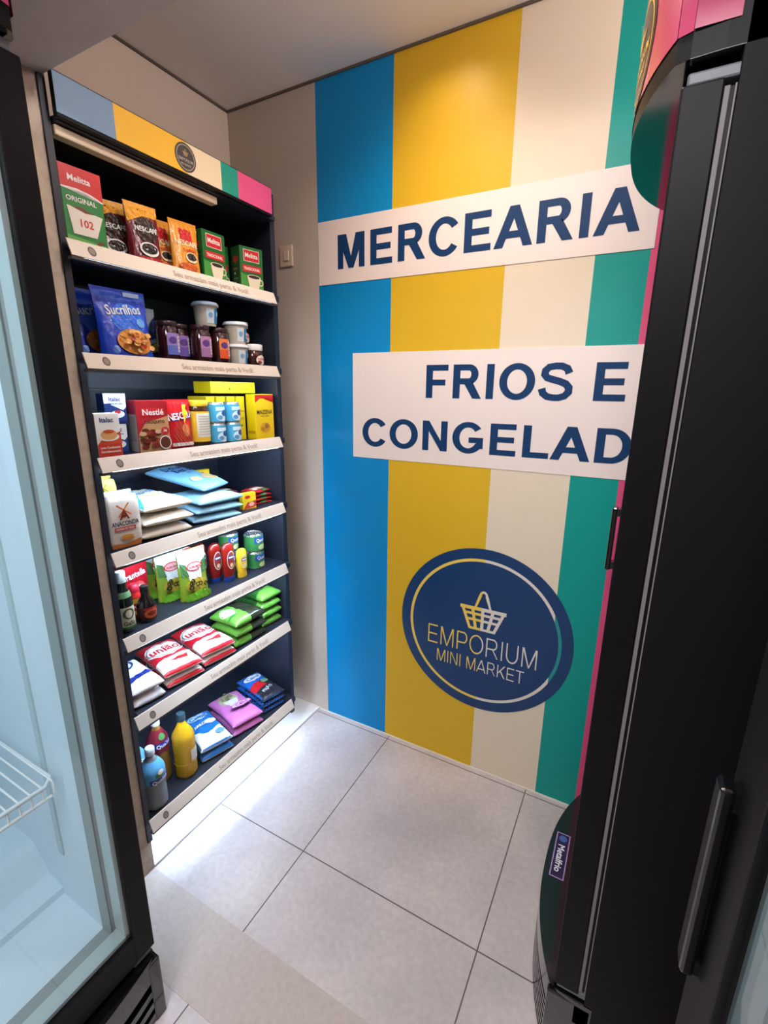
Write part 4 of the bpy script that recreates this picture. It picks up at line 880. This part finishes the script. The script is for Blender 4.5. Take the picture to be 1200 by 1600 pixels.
mkv = lambda c: [('ell', 0, .128, .014, .010, ink((60, 120, 60))), ('ell', .004, .135, .010, .008, ink((240, 230, 220))), ('rect', -.030, .100, .030, .118, ink(c)), ('text', 'Qualitá', 0, .109, .013, .05, .1, W_)]
pet(.212, .037, VIN, (206, 220, 230), 'clear bottle with sky blue label, nearest in the bottom left corner', .343, -.850, (.100, .170), mkv((40, 60, 150)), (96, 170, 216), 'clear bottles with sky blue labels')
pet(.212, .037, VIN, (206, 220, 230), 'clear bottle with sky blue label, hidden behind its twin', .255, -.852, (.100, .170), mkv((40, 60, 150)), (110, 180, 220), 'clear bottles with sky blue labels')
pet(.235, .036, DOIL, (220, 220, 226), 'oil bottle with dark red label and pale cap behind the golden one', .265, -.772, (.118, .196), [('rect', -.030, .140, .030, .158, ink((40, 50, 140))), ('text', 'Qualitá', 0, .149, .013, .05, .1, W_), ('ell', 0, .175, .014, .010, ink((70, 130, 70)))], (120, 26, 44), 'oil bottles')
pet(.238, .037, OIL, (40, 60, 70), 'golden cooking oil bottle with dark cap, standing nearest the rice', .322, -.715, (.055, .060), [('rect', -.004, .062, .030, .108, ink((214, 206, 190)))], (226, 180, 50), 'oil bottles')
for k in range(2):
    o = pillow('rice_bag', .122, .200, .037, (36, 110, 184), [('poly', [(-.062, -.100), (.062, -.100), (.062, -.015), (-.005, -.045), (-.062, -.005)], ink((216, 212, 200))), ('ell', .0, .062, .044, .022, ink((30, 70, 160))), ('ell', .0, .062, .040, .018, ink((160, 200, 230))), ('text', 'Camil', .0, .062, .020, .066, 0, ink((24, 50, 130))), ('ell', .03, .012, .022, .014, ink((226, 232, 236))), ('text', 'ARROZ', -.008, .012, .014, .06, .2, W_), ('ell', .03, -.062, .018, .012, ink((90, 140, 200)))] if k else [], seed=110 + k, side=film((216, 208, 192)))
    put(o, ['blue and white rice bag underneath its twin', 'blue and white rice bag lying on top beside the golden oil'][k], 'rice', .266, -.582, z + .0375 * k, R(-16), group='blue and white rice bags')
for k in range(2):
    o = pillow('bean_bag', .132, .195, .036, (196, 112, 176), [('ell', -.004, .045, .040, .036, ink((176, 172, 140))), ('poly', [(-.03, .035), (.03, .035), (.010, -.020), (-.012, -.020)], ink((206, 200, 186)))] + [('ell', -.004 + .030 * math.cos(q * 2.4) * (q % 5) / 5, .048 + .026 * math.sin(q * 2.4) * (q % 5) / 5, .006, .004, ink((130, 128, 96))) for q in range(24)] + [('ell', .010, -.035, .046, .016, ink((130, 40, 130))), ('ell', .010, -.035, .042, .0125, ink((226, 170, 210))), ('text', 'Camil', .010, -.035, .016, .062, 0, ink((120, 30, 120)))] if k else [], seed=120 + k, side=film((206, 120, 184)))
    put(o, ['pink bag of white beans underneath its twin', 'pink bag of white beans lying on top, centre of the bottom shelf'][k], 'beans', .268, -.432, z + .0365 * k, R(-14), group='pink bags of white beans')
for k in range(3):
    o = pillow('bean_bag', .108, .195, .0255, (30, 100, 190), [('poly', [(-.054, -.100), (.054, -.100), (.054, .0), (.010, .02), (-.054, -.02)], ink((34, 34, 44))), ('poly', [(-.054, .005), (.0, .025), (.02, -.02), (-.054, -.04)], ink((196, 34, 40))), ('ell', .0, .056, .044, .020, ink((220, 226, 232))), ('text', 'Camil', .0, .056, .019, .064, 0, ink((24, 50, 130))), ('ell', .026, .006, .018, .014, ink((110, 150, 110))), ('text', 'FEIJÃO', .0, -.050, .014, .06, .3, ink((210, 220, 226)))] if k == 2 else [('rect', -.054, -.1, .054, .05, ink((34, 34, 44)))], seed=130 + k, side=film((36, 36, 46)))
    put(o, 'blue, red and black bag of beans, %s of three at the right end' % ['bottom', 'middle', 'top'][k], 'beans', .268, -.285, z + .026 * k, R(-12), group='blue and black bags of beans')

# everything assembled from parts stands a hair above its board
for o in list(COL.objects):
    if o.type == 'EMPTY' and o.parent is None and o.get('category') in ('jar', 'tub', 'can', 'tin', 'bottle'): o.location.z += .0008
